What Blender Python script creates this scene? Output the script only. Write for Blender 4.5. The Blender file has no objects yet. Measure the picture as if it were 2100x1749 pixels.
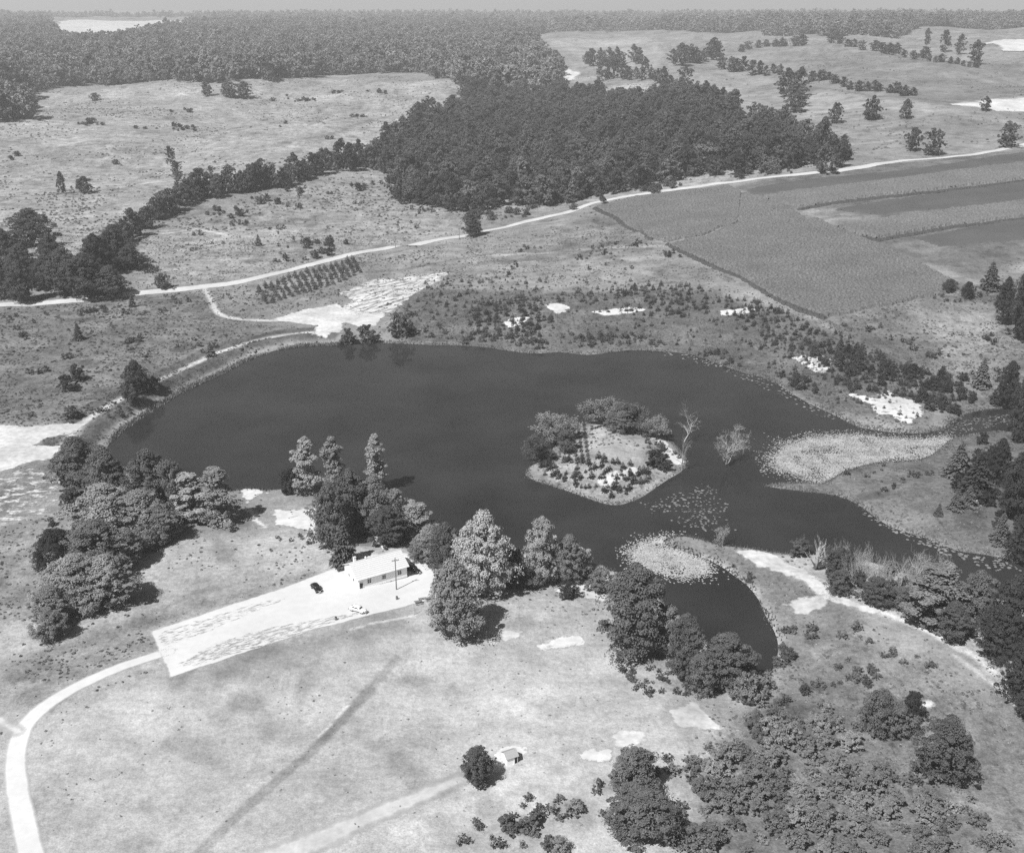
import bpy, bmesh, math, random
import numpy as np
from mathutils import Vector, Matrix

# ------------------------------------------------------------------ camera, sky, sun, exposure
sc = bpy.context.scene
COL = sc.collection
CAM_H = 141.0                       # metres above the pond
F = 2200.0                          # focal length in units of a 2100-wide frame
PITCH = math.atan((874.5 - 5.0) / F)
cam_d = bpy.data.cameras.new('aerial_camera')
cam = bpy.data.objects.new('aerial_camera', cam_d); COL.objects.link(cam)
cam.location = (0, 0, CAM_H); cam.rotation_euler = (math.pi / 2 - PITCH, 0, 0)
cam_d.sensor_fit = 'HORIZONTAL'; cam_d.sensor_width = 36.0; cam_d.lens = 36.0 * F / 2100.0
cam_d.clip_start = 1.0; cam_d.clip_end = 40000.0
sc.camera = cam

SUN_EL = math.radians(52); SHADOW_AZ = math.radians(49)    # shadows fall to +x and +y
to_sun = Vector((-math.cos(SHADOW_AZ) * math.cos(SUN_EL), -math.sin(SHADOW_AZ) * math.cos(SUN_EL), math.sin(SUN_EL)))
sun_d = bpy.data.lights.new('sun', 'SUN'); sun_d.energy = 5.0; sun_d.angle = math.radians(0.53)
sun_d.color = (1.0, 1.0, 1.0)
sun = bpy.data.objects.new('sun', sun_d); COL.objects.link(sun)
sun.rotation_euler = (-to_sun).to_track_quat('-Z', 'Y').to_euler()
sun.location = (-200, -100, 400)

world = bpy.data.worlds.new('World'); sc.world = world; world.use_nodes = True
wn = world.node_tree; wn.nodes.clear()
sky = wn.nodes.new('ShaderNodeTexSky'); sky.sky_type = 'NISHITA'; sky.sun_disc = False
sky.sun_elevation = SUN_EL; sky.sun_rotation = math.atan2(to_sun.x, to_sun.y)
sky.air_density = 1.0; sky.dust_density = 2.0; sky.altitude = 300
bw = wn.nodes.new('ShaderNodeRGBToBW')
bg = wn.nodes.new('ShaderNodeBackground'); bg.inputs['Strength'].default_value = 0.05
wo = wn.nodes.new('ShaderNodeOutputWorld')
wn.links.new(sky.outputs[0], bw.inputs[0]); wn.links.new(bw.outputs[0], bg.inputs['Color'])
wn.links.new(bg.outputs[0], wo.inputs['Surface'])

vs = sc.view_settings; vs.view_transform = 'Standard'; vs.look = 'None'; vs.exposure = 0.5; vs.gamma = 1.0
vs.use_curve_mapping = False
sc.render.engine = 'CYCLES'
cy = sc.cycles
cy.max_bounces = 5; cy.diffuse_bounces = 2; cy.glossy_bounces = 2; cy.transmission_bounces = 2
cy.transparent_max_bounces = 10; cy.volume_bounces = 0
cy.use_denoising = False; cy.use_adaptive_sampling = False

# ------------------------------------------------------------------ small helpers
def link(o, parent=None):
    COL.objects.link(o)
    if parent is not None: o.parent = parent
    return o
def tag(o, label=None, cat=None, group=None, kind=None):
    if label: o['label'] = label
    if cat: o['category'] = cat
    if group: o['group'] = group
    if kind: o['kind'] = kind
    return o
def mesh_np(name, V, polys, nper, mats=(), mi=None, smooth=False):
    """mesh from arrays: polys (n, nper)"""
    me = bpy.data.meshes.new(name)
    V = np.ascontiguousarray(V, dtype=np.float32); polys = np.ascontiguousarray(polys, dtype=np.int32)
    n = len(polys)
    me.vertices.add(len(V)); me.vertices.foreach_set('co', V.ravel())
    me.loops.add(n * nper); me.loops.foreach_set('vertex_index', polys.ravel())
    me.polygons.add(n); me.polygons.foreach_set('loop_start', np.arange(n, dtype=np.int32) * nper)
    if mi is not None: me.polygons.foreach_set('material_index', np.ascontiguousarray(mi, dtype=np.int32))
    me.polygons.foreach_set('use_smooth', np.full(n, smooth))
    me.update(calc_edges=True)
    for m in mats: me.materials.append(m)
    return me
def mesh_py(name, verts, faces, mats=(), mi=None, smooth=False):
    me = bpy.data.meshes.new(name); me.from_pydata([tuple(v) for v in verts], [], [tuple(f) for f in faces]); me.update()
    for m in mats: me.materials.append(m)
    if mi is not None: me.polygons.foreach_set('material_index', mi)
    if smooth: me.polygons.foreach_set('use_smooth', [True] * len(me.polygons))
    return me
def add_attr(me, name, vals):
    a = me.attributes.new(name, 'FLOAT', 'POINT'); a.data.foreach_set('value', np.ascontiguousarray(vals, dtype=np.float32))

# ------------------------------------------------------------------ materials (black and white picture: all greys)
class NT:
    def __init__(s, name):
        s.m = bpy.data.materials.new(name); s.m.use_nodes = True; s.t = s.m.node_tree; s.t.nodes.clear()
        s.out = s.n('ShaderNodeOutputMaterial')
    def n(s, t, **kw):
        x = s.t.nodes.new(t)
        for k, v in kw.items(): setattr(x, k, v)
        return x
    def l(s, a, b): s.t.links.new(a, b)
    def math(s, op, a, b=None, c=None, clamp=False):
        x = s.n('ShaderNodeMath', operation=op); x.use_clamp = clamp
        for i, v in enumerate((a, b, c)):
            if v is None: continue
            if isinstance(v, (int, float)): x.inputs[i].default_value = v
            else: s.l(v, x.inputs[i])
        return x.outputs[0]
    def noise(s, vec, scale, detail=2.0, rough=0.55):
        x = s.n('ShaderNodeTexNoise'); x.inputs['Scale'].default_value = scale
        x.inputs['Detail'].default_value = detail; x.inputs['Roughness'].default_value = rough
        if vec is not None: s.l(vec, x.inputs['Vector'])
        return x.outputs['Fac']
    def maprange(s, v, a, b, c, d, interp='LINEAR'):
        x = s.n('ShaderNodeMapRange', interpolation_type=interp)
        s.l(v, x.inputs[0])
        for i, q in enumerate((a, b, c, d)): x.inputs[i + 1].default_value = q
        return x.outputs[0]
    def attr(s, name):
        x = s.n('ShaderNodeAttribute'); x.attribute_name = name; return x.outputs['Fac']
    def pos(s): return s.n('ShaderNodeNewGeometry').outputs['Position']
    def scaled(s, vec, v):
        x = s.n('ShaderNodeVectorMath', operation='MULTIPLY'); s.l(vec, x.inputs[0]); x.inputs[1].default_value = v
        return x.outputs[0]

def mat_plain(name, val, rough=0.8, spec=0.3, metallic=0.0, var=0.15, scale=3.0):
    t = NT(name); b = t.n('ShaderNodeBsdfPrincipled')
    tc = t.n('ShaderNodeTexCoord').outputs['Object']
    nz = t.noise(tc, scale, 3)
    v = t.math('MULTIPLY', t.maprange(nz, 0.3, 0.7, 1 - var, 1 + var), val)
    t.l(v, b.inputs['Base Color']); b.inputs['Roughness'].default_value = rough
    b.inputs['Specular IOR Level'].default_value = spec; b.inputs['Metallic'].default_value = metallic
    t.l(b.outputs[0], t.out.inputs['Surface']); return t.m

def mat_ground():
    t = NT('meadow_ground'); p = t.pos()
    tone = t.attr('tone'); rgh = t.attr('rough')
    a = t.noise(t.scaled(p, (0.02, 0.02, 0.0)), 1.0, 3, 0.6)
    b = t.noise(t.scaled(p, (0.11, 0.13, 0.0)), 1.0, 4, 0.62)
    c = t.noise(t.scaled(p, (0.75, 0.75, 0.0)), 1.0, 4, 0.7)
    d = t.noise(t.scaled(p, (0.35, 0.2, 0.0)), 1.0, 5, 0.75)
    amp = t.math('ADD', 0.45, t.math('MULTIPLY', rgh, 0.75))
    def dev(v, k): return t.math('ADD', 1.0, t.math('MULTIPLY', t.math('MULTIPLY', t.math('SUBTRACT', v, 0.5), k), amp))
    e = t.noise(t.scaled(p, (2.6, 2.6, 0.0)), 1.0, 3, 0.7)
    va = t.maprange(a, 0.3, 0.7, 0.80, 1.2)
    vb = dev(b, 1.7); vc = t.math('MULTIPLY', dev(c, 1.7), dev(e, 1.5))
    # rough pasture: dark weedy tufts of a size of their own
    weeds = t.maprange(d, 0.52, 0.66, 0.0, 1.0, 'SMOOTHSTEP')
    vd = t.math('SUBTRACT', 1.0, t.math('MULTIPLY', t.math('MULTIPLY', weeds, rgh), 0.62))
    v = t.math('MULTIPLY', t.math('MULTIPLY', va, vb), t.math('MULTIPLY', vc, vd))
    v = t.math('MULTIPLY', v, tone)
    bs = t.n('ShaderNodeBsdfDiffuse'); t.l(v, bs.inputs['Color'])
    bump = t.n('ShaderNodeBump'); bump.inputs['Strength'].default_value = 0.5; bump.inputs['Distance'].default_value = 0.35
    t.l(t.math('ADD', c, t.math('MULTIPLY', d, 0.8)), bump.inputs['Height']); t.l(bump.outputs[0], bs.inputs['Normal'])
    t.l(bs.outputs[0], t.out.inputs['Surface']); return t.m

def mat_sheet(name, val, amp=1.6, freq=0.8, var=0.16, soft=0.25, holefreq=(0.25, 0.25), ang=0.0):
    """bare ground laid over the meadow with a ragged rim; 'hole' lets grass come through"""
    t = NT(name); p = t.pos()
    e = t.attr('edge'); hole = t.attr('hole')
    n1 = t.noise(t.scaled(p, (freq, freq, 0)), 1.0, 4, 0.65)
    mp = t.n('ShaderNodeMapping', vector_type='TEXTURE'); t.l(p, mp.inputs['Vector']); mp.inputs['Rotation'].default_value = (0, 0, math.radians(ang))
    n2 = t.noise(t.scaled(mp.outputs[0], (holefreq[0], holefreq[1], 0)), 1.0, 5, 0.72)
    n3 = t.noise(t.scaled(p, (freq * 0.28, freq * 0.28, 0)), 1.0, 3, 0.6)
    ee = t.math('ADD', e, t.math('MULTIPLY', t.math('SUBTRACT', n1, 0.5), amp * 2.6))
    ee = t.math('ADD', ee, t.math('MULTIPLY', t.math('SUBTRACT', n3, 0.5), amp * 3.2))
    al = t.maprange(ee, -soft, soft, 0.0, 1.0)
    hh = t.math('ADD', n2, t.math('SUBTRACT', hole, 0.75))     # hole=0: never, 1: most
    ha = t.maprange(hh, 0.22, 0.34, 1.0, 0.0)
    al = t.math('MULTIPLY', al, ha)
    c = t.noise(t.scaled(p, (0.5, 0.5, 0)), 1.0, 4, 0.65); c2 = t.noise(t.scaled(p, (0.07, 0.07, 0)), 1.0, 2)
    v = t.math('MULTIPLY', t.math('MULTIPLY', t.maprange(c, 0.3, 0.7, 1 - var, 1 + var), t.maprange(c2, 0.3, 0.7, 1 - var, 1 + var)), val)
    bs = t.n('ShaderNodeBsdfDiffuse'); t.l(v, bs.inputs['Color'])
    tr = t.n('ShaderNodeBsdfTransparent'); mx = t.n('ShaderNodeMixShader')
    t.l(al, mx.inputs[0]); t.l(tr.outputs[0], mx.inputs[1]); t.l(bs.outputs[0], mx.inputs[2])
    t.l(mx.outputs[0], t.out.inputs['Surface']); return t.m

def mat_leaf(name, transl=0.14, scale=0.35, var=0.35):
    t = NT(name); oi = t.n('ShaderNodeObjectInfo')
    bwn = t.n('ShaderNodeRGBToBW'); t.l(oi.outputs['Color'], bwn.inputs[0])
    p = t.n('ShaderNodeTexCoord').outputs['Object']
    n1 = t.noise(p, scale, 2); n2 = t.noise(p, 2.6, 2)
    v = t.math('MULTIPLY', bwn.outputs[0], t.maprange(oi.outputs['Random'], 0, 1, 0.72, 1.32))
    v = t.math('MULTIPLY', v, t.maprange(n1, 0.3, 0.7, 1 - var * 0.6, 1 + var * 0.6))
    v = t.math('MULTIPLY', v, t.maprange(n2, 0.3, 0.7, 1 - var * 0.6, 1 + var * 0.6))
    d = t.n('ShaderNodeBsdfDiffuse'); tl = t.n('ShaderNodeBsdfTranslucent'); mx = t.n('ShaderNodeMixShader')
    t.l(v, d.inputs['Color']); t.l(v, tl.inputs['Color']); mx.inputs[0].default_value = transl
    t.l(d.outputs[0], mx.inputs[1]); t.l(tl.outputs[0], mx.inputs[2]); t.l(mx.outputs[0], t.out.inputs['Surface'])
    return t.m

def mat_crop(name, val, var=0.4, freq=0.9):
    t = NT(name); p = t.pos()
    c = t.noise(t.scaled(p, (freq, freq, 0)), 1.0, 4, 0.7); a = t.noise(t.scaled(p, (0.03, 0.05, 0)), 1.0, 3)
    v = t.math('MULTIPLY', t.math('MULTIPLY', t.maprange(c, 0.3, 0.7, 1 - var, 1 + var), t.maprange(a, 0.3, 0.7, 0.88, 1.12)), val)
    bs = t.n('ShaderNodeBsdfDiffuse'); t.l(v, bs.inputs['Color']); t.l(bs.outputs[0], t.out.inputs['Surface']); return t.m

def mat_water():
    t = NT('pond_water'); p = t.pos()
    b = t.n('ShaderNodeBsdfPrincipled')
    n = t.noise(t.scaled(p, (0.03, 0.03, 0)), 1.0, 3)
    t.l(t.maprange(n, 0.32, 0.68, 0.017, 0.031), b.inputs['Base Color'])
    rp_ = t.noise(t.scaled(p, (0.012, 0.035, 0)), 1.0, 3, 0.6); t.l(t.maprange(rp_, 0.35, 0.65, 0.015, 0.09), b.inputs['Roughness']); b.inputs['IOR'].default_value = 1.33
    bump = t.n('ShaderNodeBump'); bump.inputs['Strength'].default_value = 0.05; bump.inputs['Distance'].default_value = 0.05
    t.l(t.noise(t.scaled(p, (1.4, 2.2, 0)), 1.0, 3), bump.inputs['Height']); t.l(bump.outputs[0], b.inputs['Normal'])
    t.l(b.outputs[0], t.out.inputs['Surface']); return t.m

M = dict(
    ground=mat_ground(), water=mat_water(),
    sand=mat_sheet('bare_sand', 0.44, amp=1.6, freq=0.45, var=0.22, soft=0.5), sandbroken=mat_sheet('broken_sand', 0.46, amp=1.8, freq=0.5, holefreq=(0.28, 0.36)), sandpatchy=mat_sheet('streaky_sand', 0.48, amp=1.6, freq=0.4, holefreq=(0.13, 0.42), ang=50),
    gravel=mat_sheet('gravel_lot', 0.50, amp=0.3, freq=0.9, var=0.05, holefreq=(0.45, 1.3), ang=29),
    drive=mat_sheet('gravel_drive', 0.50, amp=0.16, freq=0.9, var=0.06, soft=0.35),
    road=mat_sheet('dirt_road', 0.44, amp=0.5, freq=0.35, var=0.10), track=mat_sheet('dirt_track', 0.40, amp=0.5, freq=0.5, soft=0.9),
    palefield=mat_sheet('stubble_field', 0.46, amp=8, freq=0.05, soft=3),
    leaf=mat_leaf('leaves'), needle=mat_leaf('needles', 0.08, 0.5, 0.3), bark=mat_plain('bark', 0.12, 0.9, 0.1, var=0.3),
    deadwood=mat_plain('bleached_wood', 0.33, 0.9, 0.1, var=0.25), pad=mat_leaf('lily_leaf', 0.1, 0.2, 0.35),
    white=mat_plain('white_paint', 0.84, 0.6, 0.3, var=0.04, scale=1.2), roof=mat_plain('grey_shingle', 0.50, 0.85, 0.2, var=0.08, scale=4),
    shedroof=mat_plain('weathered_roofing', 0.30, 0.9, 0.1, var=0.15, scale=6),
    dark=mat_plain('dark_opening', 0.02, 0.5, 0.4), glass=mat_plain('window_glass', 0.03, 0.08, 0.5, var=0.05),
    carblack=mat_plain('black_enamel', 0.012, 0.15, 0.5, var=0.05), carlight=mat_plain('cream_enamel', 0.62, 0.2, 0.5, var=0.03),
    chrome=mat_plain('chrome', 0.7, 0.15, 0.5, metallic=1.0, var=0.02), rubber=mat_plain('rubber', 0.025, 0.9, 0.1),
    wood=mat_plain('weathered_wood', 0.16, 0.9, 0.1, var=0.3), palewood=mat_plain('pale_boards', 0.55, 0.8, 0.2, var=0.15), concrete=mat_plain('concrete', 0.5, 0.9, 0.1, var=0.1),
    cropA=mat_crop('tall_crop', 0.115, 0.6), cropB=mat_crop('mid_crop', 0.125, 0.5), cropC=mat_crop('low_crop', 0.08, 0.12), hedge=mat_crop('weeds_and_edge_shade', 0.06, 0.4),  # the last one also paints the shade along crop strip edges
)

# ------------------------------------------------------------------ terrain
def rays(pts):
    P = np.asarray(pts, float).reshape(-1, 2)
    u = (P[:, 0] - 1050) / F; v = (874.5 - P[:, 1]) / F
    c, s = math.cos(PITCH), math.sin(PITCH)
    return np.stack([u, c + v * s, -s + v * c], 1)
def flat(pts):
    d = rays(pts); t = -CAM_H / d[:, 2]; return (d * t[:, None])[:, :2]

def sdf(px, py, poly):
    """signed distance to a closed polygon, positive inside"""
    A = np.asarray(poly, float); B = np.roll(A, -1, 0)
    best = np.full(px.shape, 1e18); inside = np.zeros(px.shape, bool)
    for (ax, ay), (bx, by) in zip(A, B):
        ex, ey = bx - ax, by - ay; L = ex * ex + ey * ey + 1e-12
        t = np.clip(((px - ax) * ex + (py - ay) * ey) / L, 0, 1)
        dd = (px - ax - t * ex) ** 2 + (py - ay - t * ey) ** 2
        np.minimum(best, dd, out=best)
        cr = ((ay > py) != (by > py))
        if ey != 0: inside ^= cr & (px < (bx - ax) * (py - ay) / ey + ax)
    d = np.sqrt(best); return np.where(inside, d, -d)
def linedist(px, py, line):
    A = np.asarray(line, float); best = np.full(px.shape, 1e18)
    for (ax, ay), (bx, by) in zip(A[:-1], A[1:]):
        ex, ey = bx - ax, by - ay; L = ex * ex + ey * ey + 1e-12
        t = np.clip(((px - ax) * ex + (py - ay) * ey) / L, 0, 1)
        np.minimum(best, (px - ax - t * ex) ** 2 + (py - ay - t * ey) ** 2, out=best)
    return np.sqrt(best)
def vnoise(x, y, wl, seed=0):
    gx, gy = x / wl, y / wl; ix, iy = np.floor(gx).astype(np.int64), np.floor(gy).astype(np.int64); fx, fy = gx - ix, gy - iy
    def hsh(a, b):
        h = (a * 374761393 + b * 668265263 + seed * 974711) & 0x7fffffff; h = ((h ^ (h >> 13)) * 1274126177) & 0x7fffffff; return ((h ^ (h >> 16)) & 0xffff) / 65535.0
    fx, fy = fx * fx * (3 - 2 * fx), fy * fy * (3 - 2 * fy)
    return (hsh(ix, iy) * (1 - fx) + hsh(ix + 1, iy) * fx) * (1 - fy) + (hsh(ix, iy + 1) * (1 - fx) + hsh(ix + 1, iy + 1) * fx) * fy
def smooth_line(pts, n=4, closed=False):
    """Catmull-Rom"""
    P = np.asarray(pts, float); N = len(P); out = []
    for i in range(N if closed else N - 1):
        g = (lambda k: P[k % N]) if closed else (lambda k: P[min(max(k, 0), N - 1)])
        a, b, c, d = g(i - 1), g(i), g(i + 1), g(i + 2)
        for k in range(n):
            t = k / n
            out.append(0.5 * (2 * b + (c - a) * t + (2 * a - 5 * b + 4 * c - d) * t * t + (3 * b - a - 3 * c + d) * t ** 3))
    if not closed: out.append(P[-1])
    return np.array(out)

POND_PX = [(215,925),(248,885),(310,842),(380,800),(462,763),(500,742),(560,720),(620,709),(680,708),(720,704),(780,703),(850,706),(900,708),(960,709),
 (1010,714),(1060,722),(1110,725),(1150,722),(1200,728),(1240,724),(1290,718),(1350,720),(1420,727),(1470,745),(1530,766),(1575,776),(1612,800),(1660,828),
 (1715,853),(1762,876),(1830,886),(1890,888),(1935,878),(1950,862),(1995,844),(2060,836),(2120,842),(2120,878),(2040,886),(1985,893),(1945,905),(1925,925),(1880,945),(1800,950),(1730,968),(1690,992),(1640,990),
 (1565,996),(1640,1006),(1715,1016),(1762,1036),(1790,1057),(1830,1082),(1900,1104),(1960,1128),(2010,1136),(2060,1145),(2130,1170),(2130,1225),(2040,1222),(1960,1205),
 (1870,1180),(1780,1150),(1700,1138),(1620,1136),(1540,1124),(1480,1118),(1440,1106),(1400,1099),(1370,1104),(1366,1116),(1420,1136),(1470,1156),(1502,1178),(1532,1200),(1556,1230),
 (1570,1262),(1588,1295),(1596,1325),(1590,1360),(1570,1385),(1530,1388),(1480,1345),(1430,1300),(1385,1262),(1350,1225),(1310,1190),(1262,1172),(1220,1160),(1150,1150),(1080,1132),(1020,1120),
 (930,1090),(880,1078),(840,1050),(800,1022),(760,1008),(700,1000),(640,1002),(590,1002),(545,1005),(505,1002),(480,1006),(430,1000),(390,985),(330,965),(280,965),(240,948)]
ISLE_PX = [(1078,972),(1090,955),(1112,940),(1132,922),(1150,900),(1180,875),(1210,863),(1260,860),(1310,868),(1350,884),(1375,905),(1395,925),(1408,948),(1400,965),(1375,980),
 (1345,1000),(1318,1018),(1290,1030),(1262,1036),(1230,1030),(1190,1016),(1150,1002),(1120,992),(1095,985)]
POND = smooth_line(flat(POND_PX), 2, True); ISLE = smooth_line(flat(ISLE_PX), 2, True)

def prof(pts):
    d = np.geomspace(50, 20000, 800); h = np.interp(d, [p[0] for p in pts], [p[1] for p in pts])
    k = np.hanning(41); k /= k.sum(); h = np.convolve(np.pad(h, 20, 'edge'), k, 'valid')
    return lambda x: np.interp(x, d, h)
rise_l = prof([(50,0),(560,0),(800,4),(1000,9),(1500,27),(3000,52),(5500,68),(6500,60),(20000,30)])
rise_r = prof([(50,0),(470,0),(560,7),(800,31),(1000,42),(1600,66),(3000,80),(5500,74),(6500,60),(20000,30)])
_rs = np.random.default_rng(5)
_wv = [(a, *_rs.uniform(0, 2 * np.pi, 2), wl) for wl, a in [(60, .35), (45, .25), (85, .45), (30, .12), (23, .08)]]
_wf = [(a, *_rs.uniform(0, 2 * np.pi, 2), wl) for wl, a in [(420, 4.5), (300, 3.2), (230, 2.4), (150, 1.2)]]
BUMPS = [((700,200),120,7),((470,235),110,5),((880,215),90,6),((1290,205),90,6),((1720,270),110,6),((1990,290),90,5),((640,390),60,5),((1230,500),45,2.5),((1300,570),60,2.5),((300,570),40,2),((1180,640),30,2.0),((1560,640),40,3)]
_bw = [(*flat([p])[0], r, h) for p, r, h in BUMPS]
_dome = flat([(1275,925)])[0]
DAM = flat(POND_PX[:9])
def smoothstep(x, a, b):
    t = np.clip((x - a) / (b - a), 0, 1); return t * t * (3 - 2 * t)
def height(x, y):
    x = np.asarray(x, float); y = np.asarray(y, float); shp = x.shape; x = x.ravel(); y = y.ravel()
    D = np.hypot(x, np.maximum(y, 0)) + 1e-6
    k = smoothstep(x / np.maximum(y, 60), 0.0, 0.32)
    h = rise_l(D) * (1 - k) + rise_r(D) * k
    for a, ph, th, wl in _wv:
        h = h + a * np.sin(2 * np.pi * (x * np.cos(th) + y * np.sin(th)) / wl + ph)
    fa = smoothstep(D, 620, 1300)
    for a, ph, th, wl in _wf:
        h = h + fa * a * np.sin(2 * np.pi * (x * np.cos(th) + y * np.sin(th)) / wl + ph)
    for bx, by, r, bh in _bw:
        h = h + bh * np.exp(-((x - bx) ** 2 + (y - by) ** 2) / (2 * r * r))
    h = h + 1.6
    near = (y > 120) & (y < 640)
    if near.any():
        xs, ys = x[near], y[near]
        s = np.maximum(-sdf(xs, ys, POND), sdf(xs, ys, ISLE))
        dome = 2.2 * np.exp(-((xs - _dome[0]) ** 2 / (2 * 16 ** 2) + (ys - _dome[1]) ** 2 / (2 * 18 ** 2)))
        full = np.maximum(h[near], 0.9) + 2.4 * (1 - np.exp(-np.maximum(s, 0) / 40)) + dome
        f = 0.55 * (1 - np.exp(-np.maximum(s, 0) / 1.2)) + (full - 0.55) * smoothstep(s, 0.3, 26)
        f = f + 2.2 * np.exp(-((linedist(xs, ys, DAM) - 8) / 3.6) ** 2) * smoothstep(s, 1, 5)
        h = h.copy(); h[near] = np.where(s > 0, f, np.maximum(s * 0.45, -1.8))
    return h.reshape(shp)

# ground sheet: rows by distance, columns widening with distance
rows = np.concatenate([np.linspace(-250, 80, 10), np.geomspace(92, 1250, 760), np.geomspace(1270, 13000, 190)])
NC = 560; tcol = np.linspace(-1, 1, NC)
def halfw(y): return 75 + 0.62 * np.maximum(y, 0)
GX = tcol[None, :] * halfw(rows)[:, None]; GY = np.repeat(rows[:, None], NC, 1)
GZ = height(GX, GY)
def zt(x, y):
    x = np.asarray(x, float); y = np.asarray(y, float)
    r = np.clip(np.searchsorted(rows, y) - 1, 0, len(rows) - 2); fr = np.clip((y - rows[r]) / (rows[r + 1] - rows[r]), 0, 1)
    def at(ri):
        t = np.clip((x / halfw(rows[ri]) + 1) / 2 * (NC - 1), 0, NC - 1.001); c = t.astype(int); fc = t - c
        return GZ[ri, c] * (1 - fc) + GZ[ri, c + 1] * fc
    return at(r) * (1 - fr) + at(r + 1) * fr
def P(pts):
    """photo point -> point on the terrain"""
    d = rays(pts); n = len(d)
    T = np.concatenate([np.geomspace(150, 700, 260), np.geomspace(703, 14000, 420)])
    hor = np.hypot(d[:, 0], d[:, 1]); out = np.zeros((n, 3))
    X = d[:, 0:1] / hor[:, None] * T; Y = d[:, 1:2] / hor[:, None] * T; Zr = CAM_H + d[:, 2:3] / hor[:, None] * T
    below = Zr < zt(X, Y); idx = np.where(below.any(1), below.argmax(1), len(T) - 1)
    lo = T[np.maximum(idx - 1, 0)].copy(); hi = T[idx].copy(); dn = d / hor[:, None]
    for _ in range(14):
        m = (lo + hi) / 2; b = CAM_H + dn[:, 2] * m < zt(dn[:, 0] * m, dn[:, 1] * m)
        hi = np.where(b, m, hi); lo = np.where(b, lo, m)
    out[:, 0] = dn[:, 0] * hi; out[:, 1] = dn[:, 1] * hi; out[:, 2] = zt(out[:, 0], out[:, 1]); return out
def P1(x, y): return P([(x, y)])[0]
def XY(pts): return P(pts)[:, :2]
def depth(p): return p[1] * math.cos(PITCH) + (CAM_H - p[2]) * math.sin(PITCH)
def pxm(p): return F / depth(p)

# tone of the meadow (real brightness of the grass), patch by patch
tone = np.full(GX.shape, 0.20)
tone = np.where(GY < 260, 0.30, tone)
rough = np.full(GX.shape, 0.35)
def zone(px, tv, feather=6.0, rg=None, amount=1.0):
    global tone, rough
    poly = XY(px); x0, y0 = poly.min(0) - feather * 2; x1, y1 = poly.max(0) + feather * 2
    r0, r1 = np.searchsorted(rows, [y0, y1]); r1 = max(r1, r0 + 1)
    sx, sy = GX[r0:r1], GY[r0:r1]; m = (sx > x0) & (sx < x1)
    if not m.any(): return
    w = smoothstep(sdf(sx[m], sy[m], poly), -feather, feather) * amount
    tone[r0:r1][m] = tone[r0:r1][m] * (1 - w) + tv * w
    if rg is not None: rough[r0:r1][m] = rough[r0:r1][m] * (1 - w) + rg * w
def stroke(px, tv, width, feather=1.0, amount=1.0, world=None):
    global tone
    line = XY(px) if world is None else world; q = width + feather * 2
    x0, y0 = line.min(0) - q; x1, y1 = line.max(0) + q
    r0, r1 = np.searchsorted(rows, [y0, y1]); r1 = max(r1, r0 + 1)
    sx, sy = GX[r0:r1], GY[r0:r1]; m = (sx > x0) & (sx < x1)
    nz = 0.6 * vnoise(sx[m], sy[m], 4.0, 3) + 0.4 * vnoise(sx[m], sy[m], 1.6, 4)
    w = (1 - smoothstep(linedist(sx[m], sy[m], line) + (nz - 0.5) * width * 0.7, width / 2 - feather, width / 2 + feather)) * amount * (0.55 + 0.6 * nz)
    tone[r0:r1][m] = tone[r0:r1][m] * (1 - w) + tv * w

zone([(-400,90),(2500,90),(2500,300),(1740,345),(1200,420),(-400,640)], 0.21, 20, 0.7)                     # beyond the road
zone([(-200,200),(300,175),(640,160),(930,180),(820,270),(640,330),(380,380),(250,460),(-200,560)], 0.25, 12, 0.9)   # upper left pasture
zone([(330,470),(640,360),(800,330),(960,420),(980,470),(740,510),(560,560),(290,590),(290,500)], 0.23, 8, 0.95)
zone([(1130,70),(1700,60),(2150,60),(2150,300),(1850,320),(1740,340),(1740,290),(1540,250),(1480,190),(1140,160)], 0.20, 14, 0.35)
zone([(1480,190),(1700,190),(1960,225),(1700,225),(1620,262),(1540,250)], 0.25, 12, 0.3)
zone([(1140,150),(1240,160),(1180,170)], 0.32, 8); zone([(1255,175),(1330,172),(1325,190),(1262,192)], 0.30, 6)
zone([(1120,80),(1340,75),(1370,110),(1330,150),(1190,120)], 0.26, 14)
zone([(1560,110),(1700,95),(2100,140),(2100,215),(1850,205),(1650,165)], 0.175, 14)
zone([(-100,632),(420,597),(560,660),(450,760),(250,870),(-100,870)], 0.15, 6, 0.9)                        # rough meadow left of the dam
zone([(450,597),(530,575),(720,525),(960,490),(1200,430),(1330,495),(1500,560),(1350,590),(1100,590),(900,570),(700,600),(560,645),(470,650)], 0.20, 6, 0.6)
zone([(820,590),(1100,600),(1430,590),(1680,660),(1880,790),(1900,880),(1700,850),(1560,770),(1350,718),(1100,722),(820,702)], 0.108, 5, 0.8)  # planted hillside
zone([(950,510),(1250,480),(1370,505),(1250,530),(1000,540)], 0.16, 5, 0.7)
zone([(1690,660),(1990,590),(2150,560),(2150,850),(1950,850),(1800,770)], 0.125, 8, 0.8)
zone([(1880,640),(2060,640),(2080,760),(1960,790),(1900,720)], 0.21, 12, 0.7)
zone([(1590,1000),(1800,950),(1950,900),(2150,860),(2150,1160),(1960,1125),(1800,1060)], 0.125, 5, 0.7)       # marsh
zone([(1600,998),(1720,1012),(1790,1052),(1890,1098),(1950,1090),(1820,1020),(1700,985)], 0.16, 3, 0.7)
zone([(-50,960),(140,900),(230,940),(120,1100),(60,1270),(-50,1300)], 0.19, 6, 0.6)
zone([(330,1110),(640,1080),(700,1150),(320,1290),(90,1380),(240,1210)], 0.32, 5, 0.4)
zone([(120,1330),(330,1280),(640,1175),(560,1195),(320,1255),(200,1290)], 0.20, 4, 0.6)
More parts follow.
